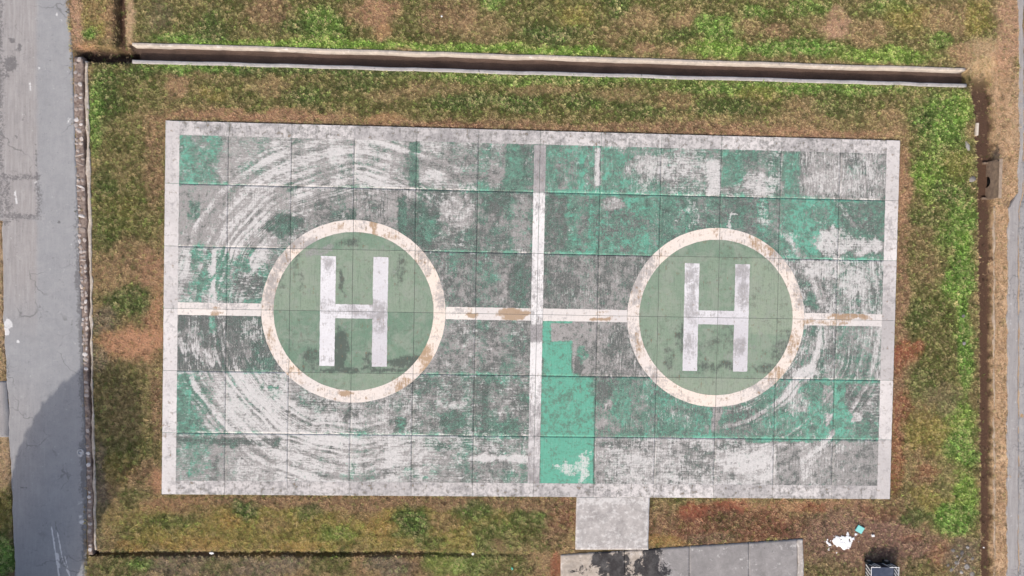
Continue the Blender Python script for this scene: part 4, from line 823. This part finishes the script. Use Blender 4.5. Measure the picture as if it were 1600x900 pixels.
# left gutter: rubble kerb, slot, thin concrete lip
gut = empty('roadside_gutter', (-27.6, 0, -.3)); gut.matrix_basis = Matrix.Translation((-27.6, 0, -.3)); gut_inv = gut.matrix_basis.inverted()
tag(gut, 'narrow roadside gutter with rubble stone kerb and thin concrete lip beside the left road', 'gutter')
def off(pts, d): return [(a + d, b) for a, b in pts]
M_MORTAR = simple('mortar_bed', (.34, .27, .23), (.14, .10, .085), 7)
lipw = [(4.5, 90), (5.5, 250), (4, 450), (3, 600), (2.6, 865)]
LIP_R = [(ipl(np.array([b]), SLOT)[0] + 2.2 + ipl(np.array([b]), lipw)[0], b) for b in range(80, 871, 30)]
o = strip('concrete_lip', off(SLOT, 2.0), LIP_R, -.045, -.5, M_COPE, 4, .2, .03, plain_attr(.15, .9, -.1), gut, 95, 864); o.matrix_parent_inverse = gut_inv
KL = [(113, 88), (113.5, 150), (117.5, 300), (124, 450), (129, 600), (134, 750), (136, 866)]
o = strip('mortar_bed', KL, off(SLOT, -1.7), -.09, -.5, M_MORTAR, 6, .2, .05, None, gut, 88, 868); o.matrix_parent_inverse = gut_inv
def rock_mesh(seed, flat=.55, sub=2):
    bm = bmesh.new(); bmesh.ops.create_icosphere(bm, subdivisions=sub, radius=1)
    rg = random.Random(seed); offs = [(Vector((rg.uniform(-1, 1), rg.uniform(-1, 1), rg.uniform(-1, 1))).normalized(), rg.uniform(.55, .95)) for _ in range(9)]
    for vv in bm.verts:
        for n_, d_ in offs:
            e = vv.co.dot(n_) - d_
            if e > 0: vv.co -= n_ * e * .9
        vv.co.z *= flat
    me = bpy.data.meshes.new('stone'); bm.to_mesh(me); bm.free(); return me
def stone_mat(name, cols):
    b = NB(name, .9, .2); r = b.n('ShaderNodeObjectInfo').outputs['Random']; n = b.noise(8, 6, .7)
    c = b.mix(b.ramp(r, .0, .6), cols[0], cols[1]); c = b.mix(b.ramp(r, .6, .9), c, cols[2]); c = b.mix(b.math('MULTIPLY', b.ramp(n, .42, .65), .6), c, tuple(k * .45 for k in cols[0]))
    return b.done(c, n, .02)
M_STONE = stone_mat('kerb_stone', ((.60, .53, .49), (.30, .24, .21), (.72, .68, .66)))
M_RUB = stone_mat('grey_rubble', ((.30, .28, .265), (.17, .155, .145), (.40, .38, .365)))
KM = [rock_mesh(s, .5, 1) for s in range(8)]
for me in KM: me.materials.append(M_STONE)
v = 92.0
while v < 862:
    l = float(ipl(v, KL)); r = float(ipl(v, SLOT)) - 2; wd = (r - l)
    n = 2 if wd > 9.5 and random.random() < .75 else 1
    for k in range(n):
        if random.random() < .22: continue
        uu = l + wd * (k + .5) / n + random.uniform(-.8, .8); x, y = P(uu, v + random.uniform(-2, 2))
        o = link(bpy.data.objects.new('stone', random.choice(KM)), gut); o.matrix_parent_inverse = gut_inv
        o.location = (x, y, -.085); s = wd * .04 / n * .56 * random.uniform(.75, 1.1); o.scale = (s, random.uniform(.08, .2), random.uniform(.05, .10)); o.rotation_euler = (random.uniform(-.15, .15), random.uniform(-.15, .15), random.uniform(-.4, .4) + (math.pi if random.random() < .5 else 0))
    v += random.uniform(6.5, 9.5)

# east ditch: thin concrete edging along the bank, pipe headwall
ed = [(1549, 150), (1550, 215), (1553, 320), (1552, 500), (1553, 700), (1553, 980)]
def ed_z(x, y): return -.44 + .16 * (fbm(x * .8, y * .8, 890) - .5)
edge = strip('ditch_edging', ed, off(ed, 2.2), -.33, -.8, simple('dirty_edging', (.52, .43, .34), (.36, .285, .215), 5), 4, .2, .025, plain_attr(.0, 1.0, .1), v0=322, v1=980, zfn=ed_z, zs=-.45)
tag(edge, 'thin worn concrete edging along the straw bank of the right ditch', 'edging')
hx, hy = P(1562.5, 279, .43)
hw_ = empty('pipe_headwall', (hx, hy, -.92)); tag(hw_, 'brown concrete headwall with a black pipe opening in the right ditch bank', 'headwall')
M_HEAD = simple('brown_board_marked_concrete', (.33, .245, .18), (.19, .14, .105), 4)
bm = bmesh.new()
HL, HH, HT = 2.45, 1.35, .14
# face with a round hole: built as a ring of quads from hole to rectangle, facing west
hole = []; rect = []
n = 32; rad = .37; cz = .24; cyo = -.08
for i in range(n):
    a = 2 * math.pi * i / n; dy, dz = math.cos(a), math.sin(a)
    hole.append((dy * rad + cyo, cz + dz * rad))
    ty = ((HL / 2 - cyo) if dy > 0 else (-HL / 2 - cyo)) / dy if abs(dy) > 1e-6 else 1e9
    tz = ((HH - cz) if dz > 0 else (-.25 - cz)) / dz if abs(dz) > 1e-6 else 1e9
    t = min(ty, tz); rect.append((cyo + dy * t, cz + dz * t))
def ringv(x, pts): return [bm.verts.new((x, a, b)) for a, b in pts]
f_h, f_r = ringv(-HT / 2, hole), ringv(-HT / 2, rect); b_h, b_r = ringv(HT / 2, hole), ringv(HT / 2, rect)
for i in range(n):
    j = (i + 1) % n
    bm.faces.new((f_h[i], f_r[i], f_r[j], f_h[j])); bm.faces.new((b_h[j], b_r[j], b_r[i], b_h[i]))
    bm.faces.new((f_h[j], b_h[j], b_h[i], f_h[i])); bm.faces.new((f_r[i], b_r[i], b_r[j], f_r[j]))
bmesh.ops.recalc_face_normals(bm, faces=bm.faces)
from_bm('wall', bm, M_HEAD, hw_)
bm = bmesh.new(); box_bm(bm, -.11, .10, -HL / 2 - .03, HL / 2 + .03, HH + .002, HH + .07, .012); from_bm('coping', bm, simple('headwall_coping', (.42, .33, .255), (.28, .215, .165), 5), hw_)
bm = bmesh.new()
r1 = bmesh.ops.create_cone(bm, cap_ends=True, segments=32, radius1=.345, radius2=.345, depth=.5)
bmesh.ops.rotate(bm, verts=bm.verts, matrix=Matrix.Rotation(math.pi / 2, 3, 'Y')); bmesh.ops.translate(bm, verts=bm.verts, vec=(.26, cyo, cz))
from_bm('pipe', bm, simple('black_pipe', (.012, .012, .012), (.006, .006, .006), 6), hw_, True)
for s in (-1, 1):
    bm = bmesh.new(); box_bm(bm, -.36, -HT / 2 - .003, s * (HL / 2 - .08) - .07, s * (HL / 2 - .08) + .07, -.25, .35, .02); from_bm('buttress', bm, M_HEAD, hw_)

# ================================================================== SMALL THINGS
def rock(u, v, s, mat, label, name='stone', z=-.08, group=None, cat='stone', seed=1, flat=.6):
    me = rock_mesh(seed, flat); me.materials.append(mat)
    o = link(bpy.data.objects.new(name, me)); x, y = P(u, v, z); o.location = (x, y, z); o.scale = s; o.rotation_euler.z = seed * 1.3
    return tag(o, label, cat, group)
bm = bmesh.new(); box_bm(bm, -.08, .08, -.40, .40, 0, .16, .015)
for q in bm.verts: q.co.x += .03 * q.co.y
o = from_bm('concrete_block', bm, simple('pale_cream_concrete', (.70, .63, .55), (.55, .48, .41), 6)); x, y = P(1526.5, 202, 0); o.location = (x, y, -.1); tag(o, 'pale cream concrete block on the lip of the right ditch near its top', 'block')
rock(1519.5, 280, (.20, .26, .16), M_RUB, 'pale grey stone on the grass edge opposite the pipe opening', seed=21)
rock(1512, 228, (.14, .34, .10), M_RUB, 'long grey stone in the grass above the pipe opening', seed=22)
ORD = 'first second third fourth fifth sixth seventh eighth ninth tenth eleventh twelfth'.split()
for i, (u, v, sz) in enumerate(((1512, 855, .13), (1489, 860, .14), (1503, 864, .19), (1496, 869, .10), (1519, 873, .15), (1508, 876, .10), (1495, 879, .18), (1481, 883, .12), (1511, 886, .22), (1487, 890, .19), (1502, 894, .16), (1519, 897, .18))):
    rock(u, v, (sz, sz * random.uniform(.6, 1.1), sz * .5), M_RUB, 'grey rubble stone near the right ditch, %s from the top of its heap' % ORD[i], 'rubble_stone', group='rubble by the ditch', seed=40 + i)
# split branch lying on the rubble
bm = bmesh.new(); r = bmesh.ops.create_cone(bm, cap_ends=True, segments=8, radius1=.035, radius2=.02, depth=1.0); bmesh.ops.subdivide_edges(bm, edges=[e for e in bm.edges if abs(e.verts[0].co.z - e.verts[1].co.z) > .5], cuts=5)
for q in bm.verts: q.co.x += .06 * math.sin(q.co.z * 4)
o = from_bm('branch', bm, simple('weathered_wood', (.42, .36, .31), (.28, .23, .19), 10), None, True); x, y = P(1497, 878, .05); o.location = (x, y, .06); o.rotation_euler = (R_(88), 0, R_(-40)); tag(o, 'short bare branch lying on the grey rubble', 'branch')

# white powder spill
def powder(name, cu, cv, ru, rv, hgt, seed, label, mat, thr=.5):
    cx, cy = P(cu, cv); wx, wy = ru * .04, rv * .04; n = 110
    X, Y = np.meshgrid(np.linspace(-wx * 1.5, wx * 1.5, n), np.linspace(-wy * 1.5, wy * 1.5, n))
    d = .9 - np.hypot(X / wx, Y / wy) ** 1.7 + 3.0 * (fbm((X + cx) * 3.0, (Y + cy) * 3.0, seed, 5) - .5) + 1.3 * (fbm(X * 9, Y * 9, seed + 9, 3) - .5)
    d += -.9 * (1 - sst(.1, .34, np.hypot(X - .26, Y - .52)))
    Zz = np.clip(d - .2, -.4, .7) * hgt + .02 + .012 * fbm(X * 9, Y * 9, seed + 3, 3)
    q = grid_quads(n, n); keep = ((d - .2).ravel()[q] > 0).all(1); q = q[keep]
    used = np.unique(q); mp = -np.ones(n * n, int); mp[used] = np.arange(len(used))
    o = mesh_np(name, np.stack([X, Y, Zz], -1).reshape(-1, 3)[used], mp[q], mat, smooth=True); o.location = (cx, cy, -.075); o.rotation_euler.z = .25
    return tag(o, label, 'powder')
M_POW = simple('white_lime_powder', (.93, .93, .94), (.84, .84, .86), 7, .95)
powder('powder_spill', 1315, 846, 24, 15, .045, 901, 'spilled bright white powder on brown grass beside the turquoise panel', M_POW)
bm = bmesh.new(); box_bm(bm, -.25, .25, -.22, .22, 0, .05, .008)
tp = from_bm('panel', bm, simple('turquoise_plastic', (.23, .62, .60), (.20, .55, .54), 3, .5, .4, .002)); x, y = P(1343.5, 827, 0)
tp.location = (x, y, -.03); tp.rotation_euler = (R_(4), R_(3), R_(-28)); tag(tp, 'small square turquoise panel lying on brown grass by the white powder', 'panel')
bm = bmesh.new(); box_bm(bm, -.21, .21, -.18, .18, .051, .056, .002); from_bm('face_sheet', bm, simple('turquoise_face', (.27, .68, .65), (.25, .63, .61), 3, .5, .4, .001), tp)
bx = empty('small_carton', (*P(1364, 837, 0), -.08)); bx.rotation_euler.z = .05; tag(bx, 'tiny white carton on the grass right of the turquoise panel', 'carton')
M_WH = simple('white_card', (.90, .90, .89), (.84, .84, .83), 4, .7)
bm = bmesh.new(); box_bm(bm, -.085, .085, -.07, .07, 0, .12, .006); from_bm('body', bm, M_WH, bx)
for s in (-1, 1):
    bm = bmesh.new(); box_bm(bm, -.083, .083, min(s * .003, s * .068), max(s * .003, s * .068), .123, .127); from_bm('flap', bm, M_WH, bx)
def crumple(u, v, s, label, mat, seed):
    bm = bmesh.new(); bmesh.ops.create_icosphere(bm, subdivisions=2, radius=1); rg = random.Random(seed)
    for q in bm.verts: q.co = q.co * rg.uniform(.6, 1.15); q.co.z = q.co.z * .5 + .3
    o = from_bm('litter', bm, mat); x, y = P(u, v); o.location = (x, y, -.06); o.scale = s; o.rotation_euler.z = seed; return tag(o, label, 'litter', 'scraps of white litter')
crumple(330, 864.5, (.14, .08, .07), 'crumpled white plastic scrap on the overgrown lower gutter line', M_WH, 3)
crumple(739, 866, (.09, .09, .06), 'small white scrap in the yellow green grass left of the path', M_WH, 4)
crumple(690, 25, (.06, .06, .05), 'tiny white scrap in the brown grass above the drainage channel', M_WH, 5)
crumple(1538, 856, (.07, .05, .04), 'tiny white scrap on the floor of the right ditch', M_WH, 6)
crumple(1507, 537, (.13, .12, .07), 'small pale scrap in the bright green grass on the right', M_RUB, 8)
crumple(1506, 494, (.13, .12, .07), 'pale scrap in the bright green grass just above another one', M_RUB, 9)
crumple(800.5, 889, (.07, .09, .05), 'tiny turquoise scrap in the grass left of the lower path', simple('teal_scrap', (.12, .55, .42), (.10, .45, .35), 4), 10)
# iron ring cover at the road edge
bm = bmesh.new()
for rr0, rr1, z0 in ((.12, .2, .03),):
    n = 28; A_ = [bm.verts.new((rr0 * math.cos(2 * math.pi * i / n), rr0 * math.sin(2 * math.pi * i / n), z0)) for i in range(n)]; B_ = [bm.verts.new((rr1 * math.cos(2 * math.pi * i / n), rr1 * math.sin(2 * math.pi * i / n), z0)) for i in range(n)]
    C_ = [bm.verts.new((rr1 * 1.04 * math.cos(2 * math.pi * i / n), rr1 * 1.04 * math.sin(2 * math.pi * i / n), -.02)) for i in range(n)]; D_ = [bm.verts.new((rr0 * math.cos(2 * math.pi * i / n), rr0 * math.sin(2 * math.pi * i / n), -.02)) for i in range(n)]
    for i in range(n):
        j = (i + 1) % n; bm.faces.new((A_[i], B_[i], B_[j], A_[j])); bm.faces.new((B_[i], C_[i], C_[j], B_[j])); bm.faces.new((D_[i], A_[i], A_[j], D_[j]))
bmesh.ops.recalc_face_normals(bm, faces=bm.faces)
o = from_bm('concrete_ring', bm, simple('pale_ring_concrete', (.55, .54, .54), (.42, .41, .41), 8)); x, y = P(125.5, 706.5, -.07); o.location = (x, y, -.08); tag(o, 'small pale concrete ring at the right edge of the shaded road', 'ring')

# ------------------------------------------------------------------ the striped trolley at the bottom edge
ZB, ZT = .2, .84; xw, yn = P(1361, 886, ZT - .08); xe, _ = P(1405, 886, ZT - .08)
HWD = (xe - xw) / 2; HLN = 1.5
tr = empty('trolley', ((xw + xe) / 2, yn - HLN, -.08)); tag(tr, 'dark blue open trolley with white hazard stripes, cut off by the bottom edge', 'trolley')
M_NAVY = simple('navy_painted_steel', (.022, .028, .048), (.014, .018, .032), 3, .42, .5, .002)
M_TARP = simple('navy_tarpaulin', (.085, .105, .16), (.035, .048, .085), 1.6, .45, .5, .05)
M_BLK = simple('black_rubber', (.012, .012, .013), (.02, .02, .02), 8, .8, .3); M_STR = simple('white_stripe_paint', (.92, .92, .92), (.84, .84, .84), 6, .6); M_HUB = simple('steel_hub', (.34, .30, .29), (.22, .20, .19), 7, .5, .5)
TK = .04
for nm, x0, x1, y0, y1 in (('side_wall', -HWD, -HWD + TK, -HLN, HLN), ('side_wall', HWD - TK, HWD, -HLN, HLN), ('end_wall', -HWD + TK + .002, HWD - TK - .002, HLN - TK, HLN), ('end_wall', -HWD + TK + .002, HWD - TK - .002, -HLN, -HLN + TK)):
    bm = bmesh.new(); box_bm(bm, x0, x1, y0, y1, ZB, ZT, .008); from_bm(nm, bm, M_NAVY, tr)
nx_ = 24; X, Y = np.meshgrid(np.linspace(-HWD + TK + .004, HWD - TK - .004, nx_), np.linspace(-HLN + TK + .004, HLN - TK - .004, nx_)); Zz = ZB + .1 + .09 * fbm(X * 2.5, Y * 2.5, 915)
mesh_np('tarpaulin', np.stack([X, Y, Zz], -1).reshape(-1, 3), grid_quads(nx_, nx_), M_TARP, tr, smooth=True)
bm = bmesh.new(); box_bm(bm, -HWD + .1, HWD - .1, -HLN + .1, HLN - .1, .12, ZB - .002, .02); from_bm('chassis', bm, M_BLK, tr)
def bar(a, b, wd, name, nrm):
    a, b, nrm = Vector(a), Vector(b), Vector(nrm).normalized(); d = (b - a).normalized(); s = d.cross(nrm) * wd / 2; o_ = nrm * .006; i_ = nrm * .001
    bm = bmesh.new(); vs = [bm.verts.new(p) for p in (a - s + i_, a + s + i_, b + s + i_, b - s + i_, a - s + o_, a + s + o_, b + s + o_, b - s + o_)]
    for f in ((4, 5, 6, 7), (0, 1, 5, 4), (1, 2, 6, 5), (2, 3, 7, 6), (3, 0, 4, 7)): bm.faces.new([vs[k] for k in f])
    bmesh.ops.recalc_face_normals(bm, faces=bm.faces)
    from_bm(name, bm, M_STR, tr)
zl, zh = ZB + .06, ZT - .05
for yy, nr in ((HLN, (0, 1, 0)), (-HLN, (0, -1, 0))):
    for x0 in (-HWD + .03, .13):
        for k in range(3): bar((x0 + .02 + k * .22, yy, zl), (x0 + .18 + k * .22, yy, zh), .085, 'stripe', nr)
for xx, nr in ((-HWD, (-1, 0, 0)), (HWD, (1, 0, 0)), (HWD - TK, (-1, 0, 0)), (-HWD + TK, (1, 0, 0))):
    for y0 in (HLN - .08, -HLN + 1.05):
        for k in range(4): bar((xx, y0 - k * .24, zl if abs(xx) == HWD else zl + .16), (xx, y0 - .2 - k * .24, zh), .085, 'stripe', nr)
for sx in (-1, 1):
    for sy in (-1, 1):
        xa, xb = sx * HWD, sx * (HWD - .62); ya, yb = sy * HLN, sy * (HLN - .95)
        bm = bmesh.new(); box_bm(bm, min(sx * (HWD - TK + .002), sx * (HWD - .002)), max(sx * (HWD - TK + .002), sx * (HWD - .002)), min(ya, yb), max(ya, yb), ZT + .001, ZT + .012); from_bm('rim_strip', bm, M_STR, tr)
        bm = bmesh.new(); box_bm(bm, min(sx * (HWD - TK - .004), xb), max(sx * (HWD - TK - .004), xb), min(sy * (HLN - TK + .002), sy * (HLN - .002)), max(sy * (HLN - TK + .002), sy * (HLN - .002)), ZT + .001, ZT + .012); from_bm('rim_strip', bm, M_STR, tr)
for sx, sy in ((-1, 1), (.45, 1), (-1, -1), (.45, -1)):
    wx, wy = sx * .74 if sx < 0 else .42, sy * (HLN + .09)
    def cyl(name, r, d, mat, parent=None, yoff=0.0):
        bm = bmesh.new(); bmesh.ops.create_cone(bm, cap_ends=True, segments=28, radius1=r, radius2=r, depth=d)
        bmesh.ops.bevel(bm, geom=[e for e in bm.edges if e.calc_face_angle(0) > 1], offset=min(.03, d * .3), segments=2, affect='EDGES')
        bmesh.ops.rotate(bm, verts=bm.verts, matrix=Matrix.Rotation(math.pi / 2, 3, 'X')); bmesh.ops.translate(bm, verts=bm.verts, vec=(wx, wy + yoff, r if parent is None else .24))
        return from_bm(name, bm, mat, parent or tr, True)
    wt_ = cyl('wheel', .24, .16, M_BLK); cyl('hub', .13, .05, M_HUB, wt_, sy * .075)
for sy in (-1, 1):
    bm = bmesh.new(); box_bm(bm, -.85, .62, min(sy * (HLN - .12), sy * (HLN + .005)), max(sy * (HLN - .12), sy * (HLN + .005)), .13, .19, .01); from_bm('axle_beam', bm, M_BLK, tr)
bm = bmesh.new(); box_bm(bm, -HWD - .16, -HWD - .002, .62, .67, .5, .55, .008); from_bm('side_handle', bm, M_STR, tr)

# ================================================================== VEGETATION
def leaf_mat(name, attr=True):
    b = NB(name, .75, .15); g = b.attr('gcol', 'INSTANCER').outputs['Color']
    b.put(b.b.inputs['Base Color'], g)
    tr_ = b.n('ShaderNodeBsdfTranslucent'); b.put(tr_.inputs[0], g); mx = b.n('ShaderNodeMixShader'); mx.inputs[0].default_value = .25
    b.t.links.new(b.b.outputs[0], mx.inputs[1]); b.t.links.new(tr_.outputs[0], mx.inputs[2]); b.t.links.new(mx.outputs[0], b.t.nodes['Material Output'].inputs[0])
    return b.m
M_GRASS = leaf_mat('grass_blade')
gcoll = bpy.data.collections.new('grass_clump_sources')
def clump(i, broad):
    rg = random.Random(100 + i); vs = []; fs = []
    for k in range(16 if not broad else 14):
        a = rg.uniform(0, 2 * math.pi); r0 = rg.uniform(0, .05); x, y = r0 * math.cos(a), r0 * math.sin(a); a2 = a + rg.uniform(-.7, .7)
        if not broad:
            L = rg.uniform(.10, .22); wd = rg.uniform(.008, .014); el = rg.uniform(.35, 1.2)
        else:
            L = rg.uniform(.07, .15); wd = rg.uniform(.018, .032); el = rg.uniform(.3, 1.0)
        px, py = -math.sin(a2) * wd, math.cos(a2) * wd; n0 = len(vs)
        pts = [(0, 0), (.5 * L * math.cos(el), .5 * L * math.sin(el)), (L * math.cos(el) * .98, L * math.sin(el * .75) * .9)]
        for j, (d, h) in enumerate(pts):
            cx, cy = x + math.cos(a2) * d, y + math.sin(a2) * d
            if j < 2:
                f = (.6, 1.0)[j]; vs += [(cx + px * f, cy + py * f, h), (cx - px * f, cy - py * f, h)]
            else: vs.append((cx, cy, h))
        fs += [(n0, n0 + 1, n0 + 3, n0 + 2), (n0 + 2, n0 + 3, n0 + 4)]
    me = bpy.data.meshes.new('grass_clump'); me.from_pydata(vs, [], fs); me.materials.append(M_GRASS)
    o = bpy.data.objects.new('clump_%02d' % i, me); gcoll.objects.link(o)
for i in range(5): clump(i, False)
for i in range(5, 8): clump(i, True)
NP = 400000
px = rng.uniform(-36, 36, NP); py = rng.uniform(-20.5, 23.5, NP)
u, v = UV(px, py, -.1)
eg = .09 * (fbm(px * 1.1, py * 1.1, 940) - .42); ok = ~((np.abs(px) < 23.04 - eg) & (np.abs(py) < 11.54 - eg))
edge_n = (fbm(px * 1.4, py * 1.4, 950) - .5)
ok &= ~((u > ipl(v, ROAD_L) + 1 + edge_n * 4) & (u < ipl(v, ROAD_R) - 2 + edge_n * 6))
ok &= ~((u < 13 + edge_n * 4) & (v > 594) & (v < 684))
ok &= ~((u > ipl(v, KL) - 1) & (u < ipl(v, LIP_R) + .5 + edge_n * 3) & (v > 88) & (v < 868) & (rng.random(NP) > .05))
ok &= ~inpoly(u, v, [(899, 770), (1016.5, 770), (1014.5, 857), (897, 865)]) & ~inpoly(u, v, [(874, 865), (1257, 840), (1259, 990), (870, 990)])
ok &= ~((v > lv(u, DN_OUT) + .5 + edge_n * 3) & (v < lv(u, DS_OUT) + .8 + edge_n * 2) & (u > 203) & (u < 1513))
el = ipl(v, ED_L); tt = (u - el) / (ipl(v, ED_R) - el)
ok &= ~((tt > 0.0) & (tt < .52) & (v > 115) & (rng.random(NP) > .07)); ok &= ~((u > ipl(v, PV_L) - 1 + edge_n * 8) & (v > 0) | (u > ipl(v, PV_R)) & (u < 1800))
ok &= ~((np.abs(v - 86) < 9) & (u > 122) & (u < 206) & (rng.random(NP) > .18)); ok &= ~((np.abs(u - 188) < 6) & (v < 78) & (rng.random(NP) > .2))
ok &= ~((u > 1536) & (u < 1558) & (v > 246) & (v < 313))
ok &= ~((np.hypot((u - 1315) / 24, (v - 846) / 17) < 1) & (rng.random(NP) > .12)) & ~((np.abs(u - 1343) < 8) & (np.abs(v - 827) < 7))
x_, y_ = tr.location.x, tr.location.y
ok &= ~((np.abs(px - x_) < 1.0) & (np.abs(py - y_) < 1.7))
slotm = (np.abs(v - 866) < 3) & (u > 146) & (u < 560) & (rng.random(NP) > .12); ok &= ~slotm
# thin out on bare red soil and orange patches
bare = stain(u, v, [(1085, 800, 34, 14, .75), (1145, 792, 30, 10, .7), (215, 535, 50, 26, .55), (1415, 548, 20, 14, .3), (868, 885, 9, 26, .8), (1308, 40, 28, 24, .2), (1370, 850, 60, 40, .4), (1500, 870, 30, 34, .5)], px, py, 960)
ok &= rng.random(NP) > bare
px, py, u, v = px[ok], py[ok], u[ok], v[ok]; n = len(px)
pz = heights(px, py) - .01
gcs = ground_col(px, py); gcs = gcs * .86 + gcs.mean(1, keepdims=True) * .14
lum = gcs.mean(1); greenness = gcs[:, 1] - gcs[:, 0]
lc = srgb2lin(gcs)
hn = fbm(px * 4, py * 4, 970, 3); hf = fbm(px * 10, py * 10, 975, 2)
# clump-to-clump variety: drier or greener neighbours, lighter or darker
vary = rng.normal(0, 1, n)
mixw = np.clip(rng.normal(.0, .26, n) + (hn - .5) * .8, -.5, .7)[:, None]
dry = np.array(lin((182, 162, 126))); grn = np.array(lin((92, 120, 52)))
lc = np.where(mixw > 0, lc * (1 - mixw) + dry * mixw, lc * (1 + mixw) + grn * -mixw)
lc = lc * np.exp(vary * .5 + (hn - .5) * 1.35 + (hf - .5) * 1.5)[:, None] * 1.95
lm = lc.mean(1, keepdims=True); lc = lc * np.minimum(1, .50 / lm); lc = np.clip(lc, .006, .7)
idx = np.where((greenness > 8) & (rng.random(n) < .65), rng.integers(5, 8, n), rng.integers(0, 5, n))
sc = np.clip(rng.lognormal(-.5, .26, n), .35, 1.3) * np.where(greenness > 10, 1.12, .92); sc = np.where((np.abs(np.abs(px) - 23) < .3) & (np.abs(py) < 11.7), sc * .8, sc)
rot = np.stack([rng.normal(0, .16, n), rng.normal(0, .16, n), rng.uniform(0, 6.283, n)], -1)
me = bpy.data.meshes.new('grass'); me.vertices.add(n); me.vertices.foreach_set('co', np.stack([px, py, pz], -1).astype(np.float32).ravel())
a = me.attributes.new('gcol', 'FLOAT_COLOR', 'POINT'); a.data.foreach_set('color', np.concatenate([lc, np.ones((n, 1))], 1).astype(np.float32).ravel())
a = me.attributes.new('gidx', 'INT', 'POINT'); a.data.foreach_set('value', idx.astype(np.int32))
a = me.attributes.new('gscale', 'FLOAT', 'POINT'); a.data.foreach_set('value', sc.astype(np.float32))
a = me.attributes.new('grot', 'FLOAT_VECTOR', 'POINT'); a.data.foreach_set('vector', rot.astype(np.float32).ravel())
grass = link(bpy.data.objects.new('grass', me)); tag(grass, 'patchy green and dried brown grass around the helipad', 'grass', kind='stuff')
ng = bpy.data.node_groups.new('grass_scatter', 'GeometryNodeTree')
ng.interface.new_socket('Geometry', in_out='INPUT', socket_type='NodeSocketGeometry'); ng.interface.new_socket('Geometry', in_out='OUTPUT', socket_type='NodeSocketGeometry')
gi = ng.nodes.new('NodeGroupInput'); go = ng.nodes.new('NodeGroupOutput'); m2p = ng.nodes.new('GeometryNodeMeshToPoints'); iop = ng.nodes.new('GeometryNodeInstanceOnPoints'); ci = ng.nodes.new('GeometryNodeCollectionInfo')
ci.inputs['Collection'].default_value = gcoll; ci.inputs['Separate Children'].default_value = True; ci.inputs['Reset Children'].default_value = True
def na(name, typ): x = ng.nodes.new('GeometryNodeInputNamedAttribute'); x.data_type = typ; x.inputs[0].default_value = name; return x.outputs[0]
L = ng.links.new
L(gi.outputs[0], m2p.inputs[0]); L(m2p.outputs[0], iop.inputs['Points']); L(ci.outputs[0], iop.inputs['Instance']); iop.inputs['Pick Instance'].default_value = True
L(na('gidx', 'INT'), iop.inputs['Instance Index']); L(na('grot', 'FLOAT_VECTOR'), iop.inputs['Rotation']); L(na('gscale', 'FLOAT'), iop.inputs['Scale']); L(iop.outputs[0], go.inputs[0])
md = grass.modifiers.new('scatter', 'NODES'); md.node_group = ng

# ------------------------------------------------------------------ the tall tree south-west of the frame whose shade falls on the road
tree = empty('tree', (-33.6, -21.2, -.1)); tag(tree, 'tall dense tree just outside the lower left corner, shading the road', 'tree')
M_BARK = simple('bark', (.13, .10, .075), (.07, .055, .04), 9)
bm = bmesh.new(); rings = []
for k in range(9):
    h = k * 1.7; r0 = .34 * (1 - k / 10.5); cx, cy = .12 * math.sin(k * .9), .1 * math.cos(k * 1.3)
    rings.append([bm.verts.new((cx + r0 * math.cos(a), cy + r0 * math.sin(a), h)) for a in np.linspace(0, 2 * math.pi, 10, endpoint=False)])
for a_, b_ in zip(rings[:-1], rings[1:]):
    for i in range(10): bm.faces.new((a_[i], a_[(i + 1) % 10], b_[(i + 1) % 10], b_[i]))
for k in range(16):
    h = 3 + k * .7; a = k * 2.4; L_ = 2.6 * math.sqrt(max(.1, 1 - ((h - 8.5) / 8.2) ** 2)); d = Vector((math.cos(a), math.sin(a), .45)); p0 = Vector((0, 0, h)); p1 = p0 + d * L_
    s_ = Vector((-math.sin(a), math.cos(a), 0)); up = Vector((0, 0, 1))
    A_ = [bm.verts.new(p0 + (s_ * math.cos(t) + up * math.sin(t)) * .09) for t in (0, 2.1, 4.2)]; B_ = [bm.verts.new(p1 + (s_ * math.cos(t) + up * math.sin(t)) * .025) for t in (0, 2.1, 4.2)]
    for i in range(3): bm.faces.new((A_[i], A_[(i + 1) % 3], B_[(i + 1) % 3], B_[i]))
from_bm('trunk', bm, M_BARK, tree, True)
NL = 24000
th = rng.uniform(0, 6.283, NL); ph = np.arccos(rng.uniform(-1, 1, NL)); rr = rng.uniform(.35, 1, NL) ** .5
dx, dy, dzv = np.sin(ph) * np.cos(th), np.sin(ph) * np.sin(th), np.cos(ph)
bump = 1 + .14 * (fbm(th * 2.2, ph * 4, 990, 3) - .5)
sq = np.maximum(np.abs(np.sin(ph)) ** 6 + np.abs(dzv) ** 6, 1e-6) ** (-1 / 3.5)
bump *= np.clip(sq, 1, 1.28); c0 = np.stack([dx * rr * 3.0 * bump, dy * rr * 3.0 * bump, 8.2 + dzv * rr * 5.9 * bump], -1)
t1 = rng.normal(size=(NL, 3)); t1 /= np.linalg.norm(t1, axis=1, keepdims=True); t2 = np.cross(t1, rng.normal(size=(NL, 3))); t2 /= np.linalg.norm(t2, axis=1, keepdims=True)
ls = rng.uniform(.13, .26, NL)[:, None]
vv = np.stack([c0 - t1 * ls, c0 + t2 * ls * .55, c0 + t1 * ls, c0 - t2 * ls * .55], 1).reshape(-1, 3)
mesh_np('crown', vv, np.arange(NL * 4).reshape(-1, 4), simple('tree_leaf', (.07, .12, .035), (.045, .08, .025), 2, .7), tree)
